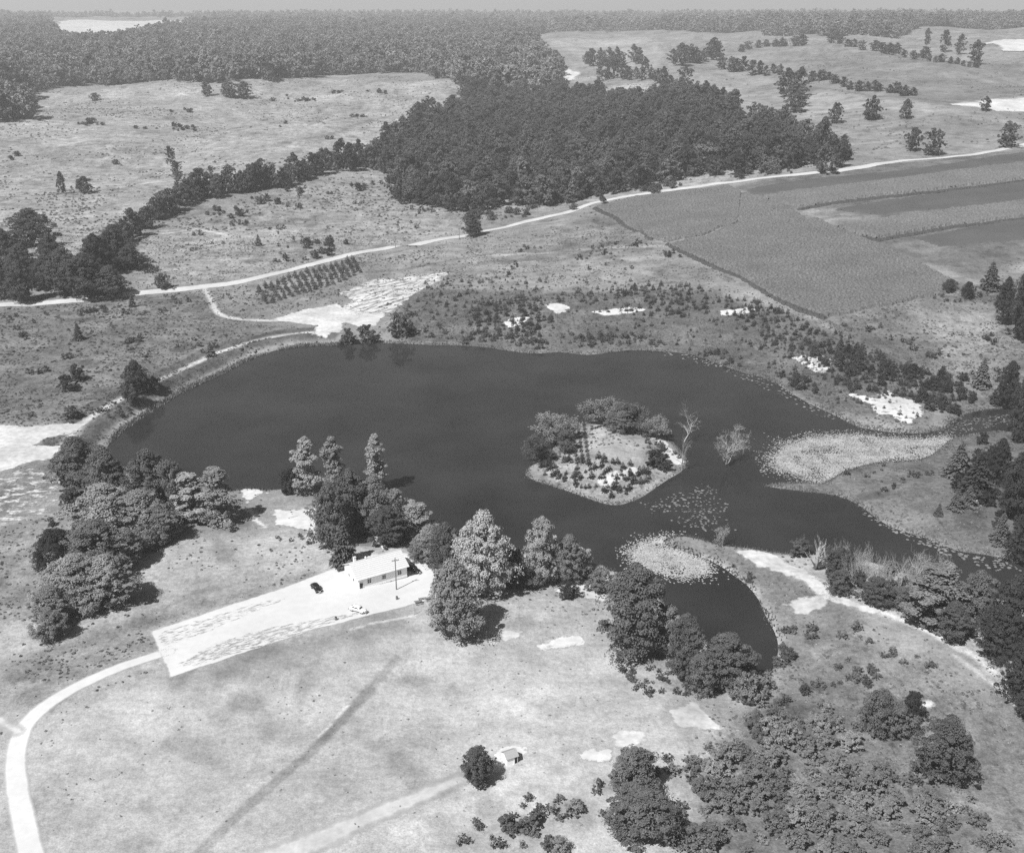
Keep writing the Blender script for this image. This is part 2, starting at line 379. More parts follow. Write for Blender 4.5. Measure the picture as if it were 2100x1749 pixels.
zone([(-50,1420),(120,1300),(330,1300),(330,1340),(60,1450)], 0.22, 3, 0.6)
zone([(60,1500),(330,1380),(700,1285),(880,1240),(1000,1290),(1250,1330),(1480,1500),(1200,1600),(700,1800),(80,1800)], 0.315, 6, 0.25)
zone([(330,1390),(700,1285),(870,1245),(800,1300),(560,1370),(400,1420)], 0.25, 4, 0.2)
zone([(240,1480),(420,1450),(420,1580),(300,1620),(220,1560)], 0.31, 8, 0.2); zone([(420,1600),(560,1560),(600,1650),(480,1700)], 0.34, 8)
zone([(960,1460),(1090,1430),(1130,1530),(1010,1580)], 0.33, 6); zone([(900,1300),(1000,1290),(1180,1220),(1240,1290),(1120,1330)], 0.31, 4)
zone([(600,1800),(960,1590),(1300,1520),(1480,1480),(1480,1700),(1200,1800)], 0.345, 6, 0.25)
zone([(1390,1115),(1480,1150),(1560,1210),(1600,1300),(1600,1390),(1800,1270),(1700,1220),(1540,1135)], 0.15, 3, 0.5)   # spit
zone([(1560,1400),(1700,1270),(1900,1280),(2060,1390),(2150,1480),(2150,1800),(1500,1800)], 0.155, 6, 0.7)
zone([(1800,1262),(1960,1300),(2055,1400),(2030,1440),(1880,1350),(1760,1300)], 0.25, 5, 0.3)
zone([(1480,1480),(1700,1450),(1900,1600),(2000,1800),(1400,1800)], 0.135, 8, 0.8)
zone([(1215,868),(1290,872),(1340,900),(1310,950),(1240,945),(1205,920)], 0.31, 2, 0.3)
zone([(1090,960),(1150,925),(1200,945),(1320,960),(1400,930),(1400,965),(1320,1012),(1262,1032),(1150,998)], 0.25, 1.5, 0.8)
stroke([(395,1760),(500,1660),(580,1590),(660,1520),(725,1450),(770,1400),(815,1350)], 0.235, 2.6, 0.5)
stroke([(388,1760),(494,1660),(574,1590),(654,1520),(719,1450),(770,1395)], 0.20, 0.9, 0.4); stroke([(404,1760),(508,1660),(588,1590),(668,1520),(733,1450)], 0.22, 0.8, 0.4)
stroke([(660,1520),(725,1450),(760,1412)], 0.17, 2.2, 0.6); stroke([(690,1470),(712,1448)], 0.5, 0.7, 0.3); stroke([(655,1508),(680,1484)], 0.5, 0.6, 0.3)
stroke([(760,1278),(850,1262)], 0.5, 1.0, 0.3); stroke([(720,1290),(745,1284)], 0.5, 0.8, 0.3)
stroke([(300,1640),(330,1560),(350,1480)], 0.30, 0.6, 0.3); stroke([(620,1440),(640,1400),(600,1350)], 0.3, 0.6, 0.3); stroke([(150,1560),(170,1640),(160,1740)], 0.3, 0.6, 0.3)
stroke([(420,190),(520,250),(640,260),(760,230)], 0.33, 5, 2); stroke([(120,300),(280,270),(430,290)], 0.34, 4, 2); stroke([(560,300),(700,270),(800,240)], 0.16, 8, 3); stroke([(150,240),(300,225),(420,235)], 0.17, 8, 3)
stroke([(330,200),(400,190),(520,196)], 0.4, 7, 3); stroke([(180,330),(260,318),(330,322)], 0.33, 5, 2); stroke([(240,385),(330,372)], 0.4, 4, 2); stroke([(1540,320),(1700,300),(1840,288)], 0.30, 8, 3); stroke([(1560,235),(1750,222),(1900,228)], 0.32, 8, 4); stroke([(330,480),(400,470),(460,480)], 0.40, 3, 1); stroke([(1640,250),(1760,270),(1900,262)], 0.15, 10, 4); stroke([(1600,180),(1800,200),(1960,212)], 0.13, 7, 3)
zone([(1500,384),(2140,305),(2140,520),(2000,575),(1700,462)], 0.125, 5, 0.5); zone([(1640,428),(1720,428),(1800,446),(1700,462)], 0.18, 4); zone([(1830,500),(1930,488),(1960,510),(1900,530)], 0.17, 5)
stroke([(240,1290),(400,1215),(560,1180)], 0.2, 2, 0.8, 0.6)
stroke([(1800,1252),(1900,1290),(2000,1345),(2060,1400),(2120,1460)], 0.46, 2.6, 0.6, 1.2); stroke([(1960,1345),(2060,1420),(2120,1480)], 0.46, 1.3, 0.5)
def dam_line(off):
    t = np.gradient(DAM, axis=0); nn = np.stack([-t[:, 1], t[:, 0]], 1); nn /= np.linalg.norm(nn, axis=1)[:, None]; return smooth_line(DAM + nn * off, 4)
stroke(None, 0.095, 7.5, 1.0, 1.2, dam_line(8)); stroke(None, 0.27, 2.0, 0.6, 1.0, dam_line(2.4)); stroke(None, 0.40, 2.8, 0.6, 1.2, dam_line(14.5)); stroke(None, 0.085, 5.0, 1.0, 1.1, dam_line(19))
stroke([(980,525),(1080,520),(1180,512),(1330,505),(1380,505)], 0.30, 4, 1.2, 0.8); stroke([(880,560),(1000,545),(1100,535)], 0.25, 3, 1)
stroke([(820,555),(920,535),(1010,520)], 0.13, 3, 1)
stroke([(1690,655),(1780,705),(1860,760)], 0.09, 3, 1); stroke([(1200,455),(1270,450),(1330,478)], 0.15, 20, 8)

tone = tone * (1 - 0.30 * smoothstep(0.6 * vnoise(GX, GY, 11, 21) + 0.4 * vnoise(GX, GY, 4.5, 22), 0.58, 0.82)) * (1 + 0.40 * (0.5 * vnoise(GX, GY, 17, 1) + 0.5 * vnoise(GX, GY * 0.7, 43, 2) - 0.5) + 0.25 * smoothstep(GY, 500, 900) * (vnoise(GX * 0.5, GY, 60, 5) - 0.5))
gi = np.arange(GX.size, dtype=np.int32).reshape(GX.shape)
quads = np.stack([gi[:-1, :-1], gi[:-1, 1:], gi[1:, 1:], gi[1:, :-1]], -1).reshape(-1, 4)
gme = mesh_np('ground', np.stack([GX, GY, GZ], -1).reshape(-1, 3), quads, 4, [M['ground']], smooth=True)
add_attr(gme, 'tone', tone.ravel()); add_attr(gme, 'rough', rough.ravel())
tag(link(bpy.data.objects.new('ground', gme)), 'rolling pale grassland around the pond, reaching to the horizon', kind='structure')

# water
def offset_poly(poly, d):
    A = np.asarray(poly); t = np.roll(A, -1, 0) - np.roll(A, 1, 0); nrm = np.stack([t[:, 1], -t[:, 0]], 1); nrm /= np.linalg.norm(nrm, axis=1)[:, None] + 1e-9
    area = 0.5 * np.sum(A[:, 0] * np.roll(A[:, 1], -1) - np.roll(A[:, 0], -1) * A[:, 1])
    return A + nrm * (d if area > 0 else -d)
wp = offset_poly(POND, 0.9)
wme = mesh_py('pond_water', [(x, y, 0.0) for x, y in wp], [list(range(len(wp)))], [M['water']])
bm = bmesh.new(); bm.from_mesh(wme); bmesh.ops.triangulate(bm, faces=bm.faces[:])
for f in bm.faces:
    if f.normal.z < 0: f.normal_flip()
bm.to_mesh(wme); bm.free()
tag(link(bpy.data.objects.new('pond_water', wme)), 'dark still water of the large irregular pond', kind='structure')

# bare-earth sheets
def sheet(name, label, px, mat, res, off=0.06, margin=1.5, holes=(), line_w=None, world_poly=None, base_hole=0.0):
    poly = np.asarray(world_poly) if world_poly is not None else XY(px)
    if line_w is not None:
        line = smooth_line(poly, 5)
        x0, y0 = line.min(0) - 12; x1, y1 = line.max(0) + 12
    else:
        x0, y0 = poly.min(0) - margin - res; x1, y1 = poly.max(0) + margin + res
    nx = int((x1 - x0) / res) + 2; ny = int((y1 - y0) / res) + 2
    X, Y = np.meshgrid(x0 + np.arange(nx) * res, y0 + np.arange(ny) * res)
    if line_w is not None:
        wloc = np.interp(np.arange(len(line)), np.linspace(0, len(line) - 1, len(line_w)), line_w) if hasattr(line_w, '__len__') else np.full(len(line), line_w)
        E = np.full(X.shape, -1e9)
        for k in range(len(line) - 1):
            d = linedist(X, Y, line[k:k + 2]); E = np.maximum(E, (wloc[k] + wloc[k + 1]) / 4 - d)
    else: E = sdf(X, Y, poly)
    Hh = np.full(X.shape, base_hole)
    for hp, amt in holes:
        Hh = np.maximum(Hh, amt * smoothstep(sdf(X, Y, XY(hp)), -1.2, 1.2))
    ok = E > -margin
    keep = ok[:-1, :-1] & ok[1:, :-1] & ok[:-1, 1:] & ok[1:, 1:]
    ii = np.arange(X.size).reshape(X.shape)
    q = np.stack([ii[:-1, :-1][keep], ii[:-1, 1:][keep], ii[1:, 1:][keep], ii[1:, :-1][keep]], -1)
    used, inv = np.unique(q.ravel(), return_inverse=True)
    V = np.stack([X.ravel()[used], Y.ravel()[used], zt(X.ravel()[used], Y.ravel()[used]) + off], 1)
    me = mesh_np(name, V, inv.reshape(-1, 4), 4, [mat], smooth=True)
    add_attr(me, 'edge', E.ravel()[used]); add_attr(me, 'hole', Hh.ravel()[used])
    return tag(link(bpy.data.objects.new(name, me)), label, kind='structure')

ROAD = [(-60,630),(60,624),(150,617),(270,603),(420,588),(520,572),(620,548),(720,522),(800,508),(880,496),(960,483),(1050,463),(1110,448),(1160,437),(1220,416),(1300,401),(1400,387),(1480,376),(1560,366),(1650,357),(1740,347),(1850,330),(1950,322),(2020,313),(2100,298),(2160,288)]
sheet('road', 'long pale dirt road crossing the view beyond the pond', ROAD, M['road'], 1.6, 0.14, 1.6, line_w=[6.5, 6.5, 6.5, 7.5, 8.5])
sheet('path', 'narrow rutted track joining the dirt road to the sand flat', [(418,590),(432,612),(440,632),(458,648),(505,656),(565,658)], M['track'], 0.6, 0.07, 1.2, line_w=3.2, base_hole=0.35)
sheet('road', 'pale gravel drive curving from the parking lot to the near corner', [(345,1336),(260,1363),(190,1392),(125,1426),(75,1462),(45,1500),(32,1555),(36,1620),(50,1690),(66,1760),(85,1840)], M['drive'], 0.4, 0.05, 1.0, line_w=[3.2, 3.4, 3.7, 4.0, 4.2])
sheet('path', 'faint pale farm track crossing the near meadow toward the shed', [(540,1780),(640,1728),(740,1682),(850,1638),(945,1596)], M['track'], 0.5, 0.05, 1.6, line_w=[5.5, 4.5, 3.0], base_hole=0.2)
sheet('path', 'short grassy side track leaving the gravel drive bend', [(-60,1440),(-10,1470),(35,1500)], M['track'], 0.5, 0.07, 1.0, line_w=2.4)
sheet('parking_lot', 'bright white gravel parking lot around the house', [(310,1295),(400,1265),(560,1213),(640,1183),(705,1158),(735,1140),(832,1133),(880,1160),(899,1190),(884,1222),(868,1233),(800,1251),(700,1277),(640,1291),(560,1318),(450,1356),(350,1388),(338,1360),(326,1335)],
      M['gravel'], 0.5, 0.05, 0.8, holes=[([(312,1298),(420,1265),(560,1225),(600,1225),(430,1298),(330,1330)], 0.47), ([(340,1370),(430,1322),(560,1282),(740,1252),(780,1252),(640,1294),(520,1335),(400,1368)], 0.5)])
SANDS = [
 ('bright sand flat at the end of the rutted track', [(558,656),(620,636),(690,624),(722,638),(790,644),(772,668),(735,670),(704,660),(700,682),(668,692),(640,686),(652,668),(600,662)], 'sand', ()),
 ('streaky sand wash rising from the flat toward the road', [(692,602),(765,573),(800,572),(850,566),(925,559),(900,576),(845,606),(802,640),(740,650),(700,636),(722,615)], 'sandpatchy', 0.5),
 ('white sand apron at the foot of the dam', [(-120,868),(60,876),(110,868),(182,867),(150,886),(92,900),(66,915),(132,912),(135,936),(64,946),(22,962),(-120,985)], 'sand', ()),
 ('patchy sand in the grass below the white apron', [(-60,985),(60,960),(130,985),(110,1050),(40,1070),(-60,1100)], 'sandbroken', 0.58),
 ('long sandy strip along the spit', [(1502,1127),(1540,1129),(1592,1139),(1614,1155),(1645,1165),(1684,1190),(1722,1214),(1762,1235),(1804,1250),(1790,1257),(1740,1246),(1690,1226),(1650,1197),(1600,1174),(1560,1161),(1528,1145)], 'sand', ()),
 ('round sand clearing on the spit', [(1603,1241),(1640,1225),(1702,1222),(1692,1241),(1657,1258),(1627,1263),(1627,1250)], 'sand', ()),
 ('eroded sand bank at the far right shore', [(1738,808),(1800,817),(1822,800),(1842,815),(1884,825),(1892,850),(1862,870),(1832,852),(1800,852),(1788,830)], 'sandbroken', 0.42),
 ('sand scar among the young pines', [(1118,626),(1140,622),(1166,628),(1162,642),(1138,644)], 'sandbroken', 0.3),
 ('low sand scar under the young pines', [(1030,662),(1052,652),(1082,652),(1072,664),(1044,672)], 'sandbroken', 0.3),
 ('thin sand streak along the planted slope', [(1215,640),(1290,630),(1330,634),(1290,644),(1240,648)], 'sandpatchy', 0.4),
 ('small sand slip right of the planted slope', [(1476,638),(1530,632),(1554,634),(1520,648),(1480,646)], 'sandpatchy', 0.35),
 ('speckled sand by the bank pines', [(1630,735),(1680,725),(1715,745),(1690,765),(1650,755)], 'sandpatchy', 0.5),
 ('sandy opening on the island', [(1225,985),(1262,968),(1306,958),(1308,972),(1280,982),(1256,992),(1240,1004)], 'sand', ()),
 ('sandy east shore of the island', [(1340,900),(1362,905),(1390,930),(1402,950),(1385,955),(1362,930)], 'sandpatchy', 0.3),
 ('sandy rise behind the inlet trees', [(1138,1212),(1160,1196),(1206,1200),(1246,1222),(1242,1236),(1200,1222),(1164,1222)], 'sandpatchy', 0.2),
 ('small white sand pit in the meadow', [(1024,1298),(1044,1292),(1072,1294),(1070,1308),(1040,1312)], 'sand', ()),
 ('tiny sand spot beside the sand pit', [(1000,1316),(1012,1310),(1022,1318),(1008,1324)], 'sand', ()),
 ('scraped sand beside the inlet trees', [(1100,1326),(1150,1305),(1190,1303),(1196,1320),(1160,1326),(1120,1332)], 'sandpatchy', 0.4),
 ('pale sand ramp above the brush bank', [(1370,1458),(1420,1440),(1448,1462),(1492,1502),(1440,1494),(1390,1490)], 'sand', ()),
 ('sand hollow behind the double bush', [(1254,1506),(1285,1492),(1322,1505),(1318,1525),(1290,1538),(1262,1528)], 'sand', ()),
 ('sand scrape left of the sand hollow', [(1190,1548),(1212,1538),(1246,1542),(1246,1560),(1206,1562)], 'sandpatchy', 0.2),
 ('trampled sand around the shed', [(1006,1538),(1030,1526),(1076,1528),(1084,1548),(1050,1556),(1020,1566)], 'sandpatchy', 0.3),
 ('little swimming beach by the near shore', [(492,1008),(525,1000),(548,1012),(520,1020),(508,1032),(500,1020)], 'sandpatchy', 0.2),
 ('sandy footpath from the beach into the meadow', [(506,1048),(514,1044),(532,1066),(550,1082),(542,1084),(524,1072)], 'sand', ()),
 ('sandy yard beside the dark lakeside trees', [(560,1046),(644,1044),(650,1110),(638,1120),(622,1086),(570,1076)], 'sandpatchy', 0.35),
 ('white sand spot between the right bushes', [(1888,1444),(1900,1438),(1910,1446),(1898,1454)], 'sand', ()),
 ('sandy spot on the marsh among dark firs', [(1965,1030),(1990,1020),(2008,1030),(1985,1042)], 'sand', ()),
 ('pale strip of stubble on the far right hill', [(1955,215),(2030,205),(2160,200),(2160,232),(2050,228)], 'palefield', ()),
 ('pale far field behind the poplar row', [(2010,92),(2060,82),(2200,84),(2200,104),(2060,106)], 'palefield', ()),
 ('bright open field in the far upper left', [(100,56),(120,44),(360,42),(420,50),(330,64),(240,76),(130,84)], 'palefield', ()),
 ('pale stubble patch beyond the wood', [(1130,150),(1165,140),(1190,150),(1170,166),(1145,164)], 'palefield', ()),
]
for lab, px, mk, hole in SANDS:
    d = np.hypot(*XY(px).mean(0)); res = 0.45 if d < 300 else 0.8 if d < 600 else 6.0 if d < 2200 else 25.0
    if mk == 'palefield': sheet('stubble_field', lab, px, M[mk], res, 0.25 if d < 2000 else 1.0, 8)
    else: sheet('sand_patch', lab, px, M[mk], res, 0.07 if d < 300 else 0.1, 2.6, base_hole=hole if hole else 0.0)

# ------------------------------------------------------------------ crops: standing canopy with its own height and rough top
def crop(label, px, mat, hgt, res, noise_h, grow=0.0):
    poly = XY(px); rng = np.random.default_rng(len(label))
    x0, y0 = poly.min(0) - 2 * res - grow; x1, y1 = poly.max(0) + 2 * res + grow
    X, Y = np.meshgrid(np.arange(x0, x1, res), np.arange(y0, y1, res))
    X = X + rng.uniform(-.3, .3, X.shape) * res; Y = Y + rng.uniform(-.3, .3, X.shape) * res
    E = sdf(X, Y, poly) + grow + 0.5 * np.sin(X * 0.7) * np.sin(Y * 0.9); ok = E > -res * 1.4
    up = smoothstep(E, -0.2, 0.5)
    Z = zt(X, Y) - 0.05 + up * (hgt + rng.uniform(-1, 1, X.shape) * noise_h)
    keep = ok[:-1, :-1] & ok[1:, :-1] & ok[:-1, 1:] & ok[1:, 1:]
    ii = np.arange(X.size).reshape(X.shape)
    q = np.stack([ii[:-1, :-1][keep], ii[:-1, 1:][keep], ii[1:, 1:][keep], ii[1:, :-1][keep]], -1)
    used, inv = np.unique(q.ravel(), return_inverse=True)
    me = mesh_np('crop_field', np.stack([X.ravel()[used], Y.ravel()[used], Z.ravel()[used]], 1), inv.reshape(-1, 4), 4, [mat])
    return tag(link(bpy.data.objects.new('crop_field', me)), label, kind='stuff')
crop('large field of tall crop sloping toward the pond', [(1375,503),(1450,488),(1515,462),(1525,398),(1620,430),(1700,464),(1820,510),(1982,592),(1690,650),(1640,628),(1540,578),(1450,535)], M['cropA'], 1.3, 0.85, 0.3, 1.2)
crop('corner of tall crop beside the road', [(1228,425),(1300,406),(1400,393),(1490,382),(1515,396),(1510,455),(1440,482),(1370,495),(1335,487),(1280,455)], M['cropA'], 1.2, 0.9, 0.3, 1.5)
crop('dark low crop strip next to the road', [(1530,390),(1740,361),(1950,336),(2140,310),(2140,328),(1900,356),(1700,381),(1548,400)], M['cropC'], 0.5, 2.0, 0.08)
crop('tall mid grey crop strip, second from the road', [(1560,404),(1700,386),(1900,360),(2140,333),(2140,362),(1900,392),(1720,412),(1640,427)], M['cropB'], 1.6, 1.2, 0.3)
crop('dark smooth crop strip, third from the road', [(1712,430),(1900,399),(2140,366),(2140,404),(1950,425),(1795,440)], M['cropC'], 0.5, 1.8, 0.08)
crop('tall mid grey crop strip, fourth from the road', [(1715,466),(1790,455),(1950,430),(2140,407),(2140,440),(1950,462),(1800,489),(1765,482)], M['cropB'], 1.6, 1.1, 0.3)
crop('dark smooth crop strip farthest from the road', [(1880,488),(2000,465),(2140,443),(2140,488),(2000,500),(1930,506)], M['cropC'], 0.5, 1.6, 0.08)
crop('dark weedy edge under the second crop strip', [(1632,429),(1720,414),(1900,394),(2140,364),(2140,368),(1900,398),(1720,418),(1640,432)], M['hedge'], 0.8, 1.0, 0.3)  # dark row added so the sunlit strip edge reads as shaded
crop('dark weedy edge under the fourth crop strip', [(1768,484),(1800,491),(1950,464),(2140,442),(2140,446),(1950,469),(1800,496),(1765,489)], M['hedge'], 0.8, 1.0, 0.3)  # same painted shade, put into a low row along this strip
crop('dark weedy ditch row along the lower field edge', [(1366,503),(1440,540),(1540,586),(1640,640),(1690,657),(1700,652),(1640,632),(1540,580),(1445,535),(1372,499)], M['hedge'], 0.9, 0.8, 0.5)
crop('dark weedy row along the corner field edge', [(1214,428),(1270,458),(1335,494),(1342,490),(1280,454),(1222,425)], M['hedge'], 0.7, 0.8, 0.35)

# ------------------------------------------------------------------ plants: prototypes
def unit(v): return v / (np.linalg.norm(v, axis=-1, keepdims=True) + 1e-9)
def leaf_quads(C, N, S, rng, aspect=0.75, T=None):
    n = len(C); N = unit(N)
    R = rng.normal(size=(n, 3)) if T is None else T
    A = unit(np.cross(N, R)) if T is None else unit(T); B = unit(np.cross(N, A))
    a = A * S[:, None] * 0.5; b = B * (S * aspect)[:, None] * 0.5
    nn = N * (S * 0.18)[:, None]
    V = np.stack([C - a - nn, C - b + nn * .3, C + a - nn, C + b + nn * .3], 1).reshape(-1, 3)
    return V, np.arange(4 * n).reshape(-1, 4)
def tube(path, rad, sides=5):
    path = np.asarray(path, float); n = len(path); V = []; Fc = []
    for i in range(n):
        t = path[min(i + 1, n - 1)] - path[max(i - 1, 0)]; t /= np.linalg.norm(t) + 1e-9
        r = np.cross(t, (0.3, 0.9, 0.2) if abs(t[2]) > 0.9 else (0, 0, 1)); r /= np.linalg.norm(r) + 1e-9; s = np.cross(t, r)
        for k in range(sides):
            a = 2 * math.pi * k / sides; V.append(path[i] + (r * math.cos(a) + s * math.sin(a)) * rad[i])
    for i in range(n - 1):
        for k in range(sides):
            Fc.append((i * sides + k, i * sides + (k + 1) % sides, (i + 1) * sides + (k + 1) % sides, (i + 1) * sides + k))
    return np.array(V), np.array(Fc)
def join(parts):
    Vs, Fs, Ms, o = [], [], [], 0
    for V, Fc, m in parts:
        Vs.append(V); Fs.append(Fc + o); Ms.append(np.full(len(Fc), m)); o += len(V)
    return np.concatenate(Vs), np.concatenate(Fs), np.concatenate(Ms)

def lobes(rng, H, W, nl, style):
    if style == 'layer':                    # stacked plates of foliage, spired
        t = np.sort(rng.uniform(0.05, 1.0, nl)); rp = (1 - t * 0.93) ** 0.38 * (0.72 + 0.28 * np.sin(t * 17 + rng.uniform(0, 6)))
        rr = rp * W / 2 * rng.uniform(0.35, 1.0, nl); lr = W * 0.062 * np.exp(rng.normal(0.30, 0.42, nl)) * (0.7 + 0.4 * rp)
    elif style == 'round':
        t = rng.uniform(0.08, 1.0, nl); rp = np.sqrt(np.clip(1 - ((t - 0.48) / 0.54) ** 2, 0.02, 1))
        rr = rp * W / 2 * np.sqrt(rng.uniform(0.3, 1.0, nl)); lr = W * 0.052 * np.exp(rng.normal(0.30, 0.42, nl))
    else:                                   # ovoid, broad below, domed top
        t = rng.uniform(0.08, 1.0, nl) ** 0.9; q = np.clip((t - 0.02) / 0.98, 0, 1)
        rp = np.clip(np.sin(np.pi * q ** 0.72), 0.03, 1) ** 0.62
        rr = rp * W / 2 * np.sqrt(rng.uniform(0.25, 1.0, nl)); lr = W * 0.050 * np.exp(rng.normal(0.30, 0.42, nl))
    az = rng.uniform(0, 2 * np.pi, nl)
    # uneven outline: a few directions bulge, others are bitten out
    k = 1 + 0.20 * np.sin(2 * az + 3 * t + rng.uniform(0, 6)) + 0.16 * np.sin(3 * az + 9 * t + rng.uniform(0, 6)) + rng.normal(0, 0.06, nl)
    rr = np.maximum(rr * k - lr * 0.4, 0)
    return np.stack([rr * np.cos(az), rr * np.sin(az), t * (H - lr * 0.6)], 1), lr

def crown(rng, H, W, nl, npl, leaf, style='ovoid', flatten=0.8):
    C, lr = lobes(rng, H, W, nl, style); mid = np.array([0, 0, H * 0.45])
    n = nl * npl; idx = np.repeat(np.arange(nl), npl)
    d = unit(rng.normal(size=(n, 3))); d[:, 2] = np.where(rng.random(n) < 0.7, np.abs(d[:, 2]), d[:, 2])
    pos = C[idx] + d * (lr[idx] * rng.uniform(0.72, 1.1, n))[:, None] * np.array([1, 1, flatten])
    nrm = d * 0.75 + unit(C[idx] - mid) * 0.25 + np.array([0, 0, 0.25]) + rng.normal(size=(n, 3)) * 0.33
    S = leaf * rng.uniform(0.65, 1.35, n)
    pos[:, 2] = np.maximum(pos[:, 2], 0.15)
    V, Q = leaf_quads(pos, nrm, S, rng)
    m = int(n * 0.08)                        # a few inner leaves close the middle
    ci = C[rng.integers(0, nl, m)] * np.array([0.6, 0.6, 0.9]) + rng.normal(size=(m, 3)) * W * 0.05
    V2, Q2 = leaf_quads(ci, rng.normal(size=(m, 3)), np.full(m, leaf * 2.0), rng)
    return np.concatenate([V, V2]), np.concatenate([Q, Q2 + len(V)]), C

def trunk(rng, H, W, C):
    parts = [tube([(0, 0, -0.6), (0.05, 0, H * .2), (-.1, .1, H * .42), (0.1, -.05, H * .72)], [H * .024, H * .02, H * .014, H * .005], 6) + (0,)]
    for k in rng.choice(len(C), min(7, len(C)), replace=False):
        c = C[k]; b = np.array([0, 0, min(c[2] * 0.55, H * 0.5)])
        parts.append(tube([b, b * .4 + c * .6 + (0, 0, -.3), c], [H * .009, H * .006, H * .002], 4) + (0,))
    V, Fc, _ = join(parts); return V, Fc

PROTO = {}
def proto_tree(key, seed, H, W, nl, npl, leaf, style, flatten):
    rng = np.random.default_rng(seed); V, Q, C = crown(rng, H, W, nl, npl, leaf, style, flatten)
    tv, tf = trunk(rng, H, W, C)
    PROTO.setdefault(key, []).append(dict(H=H, W=W, crown=mesh_np('crown', V, Q, 4, [M['leaf']]), trunk=mesh_np('trunk', tv, tf, 4, [M['bark']], smooth=True)))
for i in range(6): proto_tree('broad', 10 + i, 16, 12, 190, 105, 0.34, 'ovoid', 0.8)
for i in range(3): proto_tree('round', 30 + i, 12, 11, 170, 100, 0.31, 'round', 0.85)
for i in range(4): proto_tree('layer', 50 + i, 16, 9.5, 130, 125, 0.33, 'layer', 0.65)
def proto_single(key, seed, H, W, nl, npl, leaf, style, flatten):
    rng = np.random.default_rng(seed); V, Q, C = crown(rng, H, W, nl, npl, leaf, style, flatten)
    tv, tf = tube([(0, 0, -0.5), (0, 0, H * .3), (0, 0, H * .7)], [H * .022, H * .016, H * .005], 5)
    V, Q, mi = join([(V, Q, 0), (tv, tf, 1)])
    PROTO.setdefault(key, []).append(dict(H=H, W=W, mesh=mesh_np(key, V, Q, 4, [M['leaf'], M['bark']], mi)))
for i in range(8): proto_single('midtree', 70 + i, 12.5 + 0.6 * i, 12, 62, 46, 0.72, ('ovoid', 'round', 'ovoid')[i % 3], 0.8)
for i in range(4): proto_single('fartree', 80 + i, 17, 15, 30, 26, 1.5, ('ovoid', 'round')[i % 2], 0.8)
for i in range(4): proto_single('shrub', 90 + i, 2.4, 3.2, 22, 30, 0.26, 'round', 0.8)
for i in range(3): proto_single('bush', 95 + i, 4.5, 5.0, 45, 90, 0.24, 'round', 0.8)

def proto_willow(seed):
    rng = np.random.default_rng(seed); H, W = 11.0, 9.0; parts = []; Ls = []
    stems = [tube([(0, 0, -.6), (.2, 0, 2.5)], [.3, .24], 6) + (0,)]
    for k in range(26):
        az = rng.uniform(0, 2 * np.pi); el = rng.uniform(0.45, 1.45); L = rng.uniform(.75, 1.0) * H * 0.78
        d = np.array([math.cos(az) * math.cos(el), math.sin(az) * math.cos(el), math.sin(el)])
        tt = np.linspace(0, 1, 6)[:, None]; path = np.array([.2, 0, 2.0]) + d * L * tt * np.array([.75, .75, 1]) + np.array([d[0], d[1], -1.0]) * tt ** 2 * 1.4
        stems.append(tube(path[:5], [.1, .08, .06, .04, .02], 4) + (0,))
        n = 330; s = rng.uniform(0.25, 1.0, n) ** 0.7
        base = np.stack([np.interp(s, tt[:, 0], path[:, j]) for j in range(3)], 1)
        pos = base + rng.normal(size=(n, 3)) * (0.15 + 0.38 * s)[:, None]
        Tn = unit(d * 0.8 + np.array([0, 0, -0.3]) + rng.normal(size=(n, 3)) * .35)
        Ls.append((pos, np.cross(Tn, rng.normal(size=(n, 3))) + np.array([0, 0, .4]), rng.uniform(.35, .7, n), Tn))
    C = np.concatenate([x[0] for x in Ls]); N = np.concatenate([x[1] for x in Ls]); S = np.concatenate([x[2] for x in Ls]); T = np.concatenate([x[3] for x in Ls])
    V, Q = leaf_quads(C, N, S, rng, 0.35, T); tv, tf, _ = join(stems)
    PROTO.setdefault('willow', []).append(dict(H=H, W=W, crown=mesh_np('crown', V, Q, 4, [M['leaf']]), trunk=mesh_np('trunk', tv, tf, 4, [M['bark']])))
proto_willow(7); proto_willow(8)

def conifer_arrays(seed, H, W, tiers, per, leaf):
    rng = np.random.default_rng(seed); C = []; N = []; S = []; T = []
    for i in range(tiers):
        t = (i + rng.uniform(0, .6)) / tiers; r = W / 2 * (1 - t) ** (0.85 if H > 5 else 0.55) + 0.04 * W
        for k in range(per):
            az = rng.uniform(0, 2 * np.pi); q = rng.uniform(0.35, 1.0) * (1 + .25 * math.sin(3 * az + i))
            C.append((math.cos(az) * r * q, math.sin(az) * r * q, H * (0.07 + 0.9 * t) - r * q * 0.25)); d = np.array([math.cos(az), math.sin(az), -0.35])
            T.append(d); N.append((d[0] * .5 + rng.normal() * .3, d[1] * .5 + rng.normal() * .3, .9)); S.append(leaf * (0.5 + 0.7 * (1 - t)) * rng.uniform(.8, 1.3))
    C.append((0, 0, H * .95)); T.append((0, 0, 1)); N.append((1, .2, 0)); S.append(leaf)
    C = np.array(C); C[:, 2] = np.maximum(C[:, 2], 0.06 * H)
    V, Q = leaf_quads(C, np.array(N), np.array(S), rng, 0.6, np.array(T))
    tv, tf = tube([(0, 0, -0.3), (0, 0, H * .5), (0, 0, H * .95)], [H * .022, H * .014, .01], 4)
    return V, Q, tv, tf
def proto_conifer(key, seed, H, W, tiers, per, leaf):
    V, Q, tv, tf = conifer_arrays(seed, H, W, tiers, per, leaf); V, Q, mi = join([(V, Q, 0), (tv, tf, 1)])
    PROTO.setdefault(key, []).append(dict(H=H, W=W, mesh=mesh_np(key, V, Q, 4, [M['needle'], M['bark']], mi)))
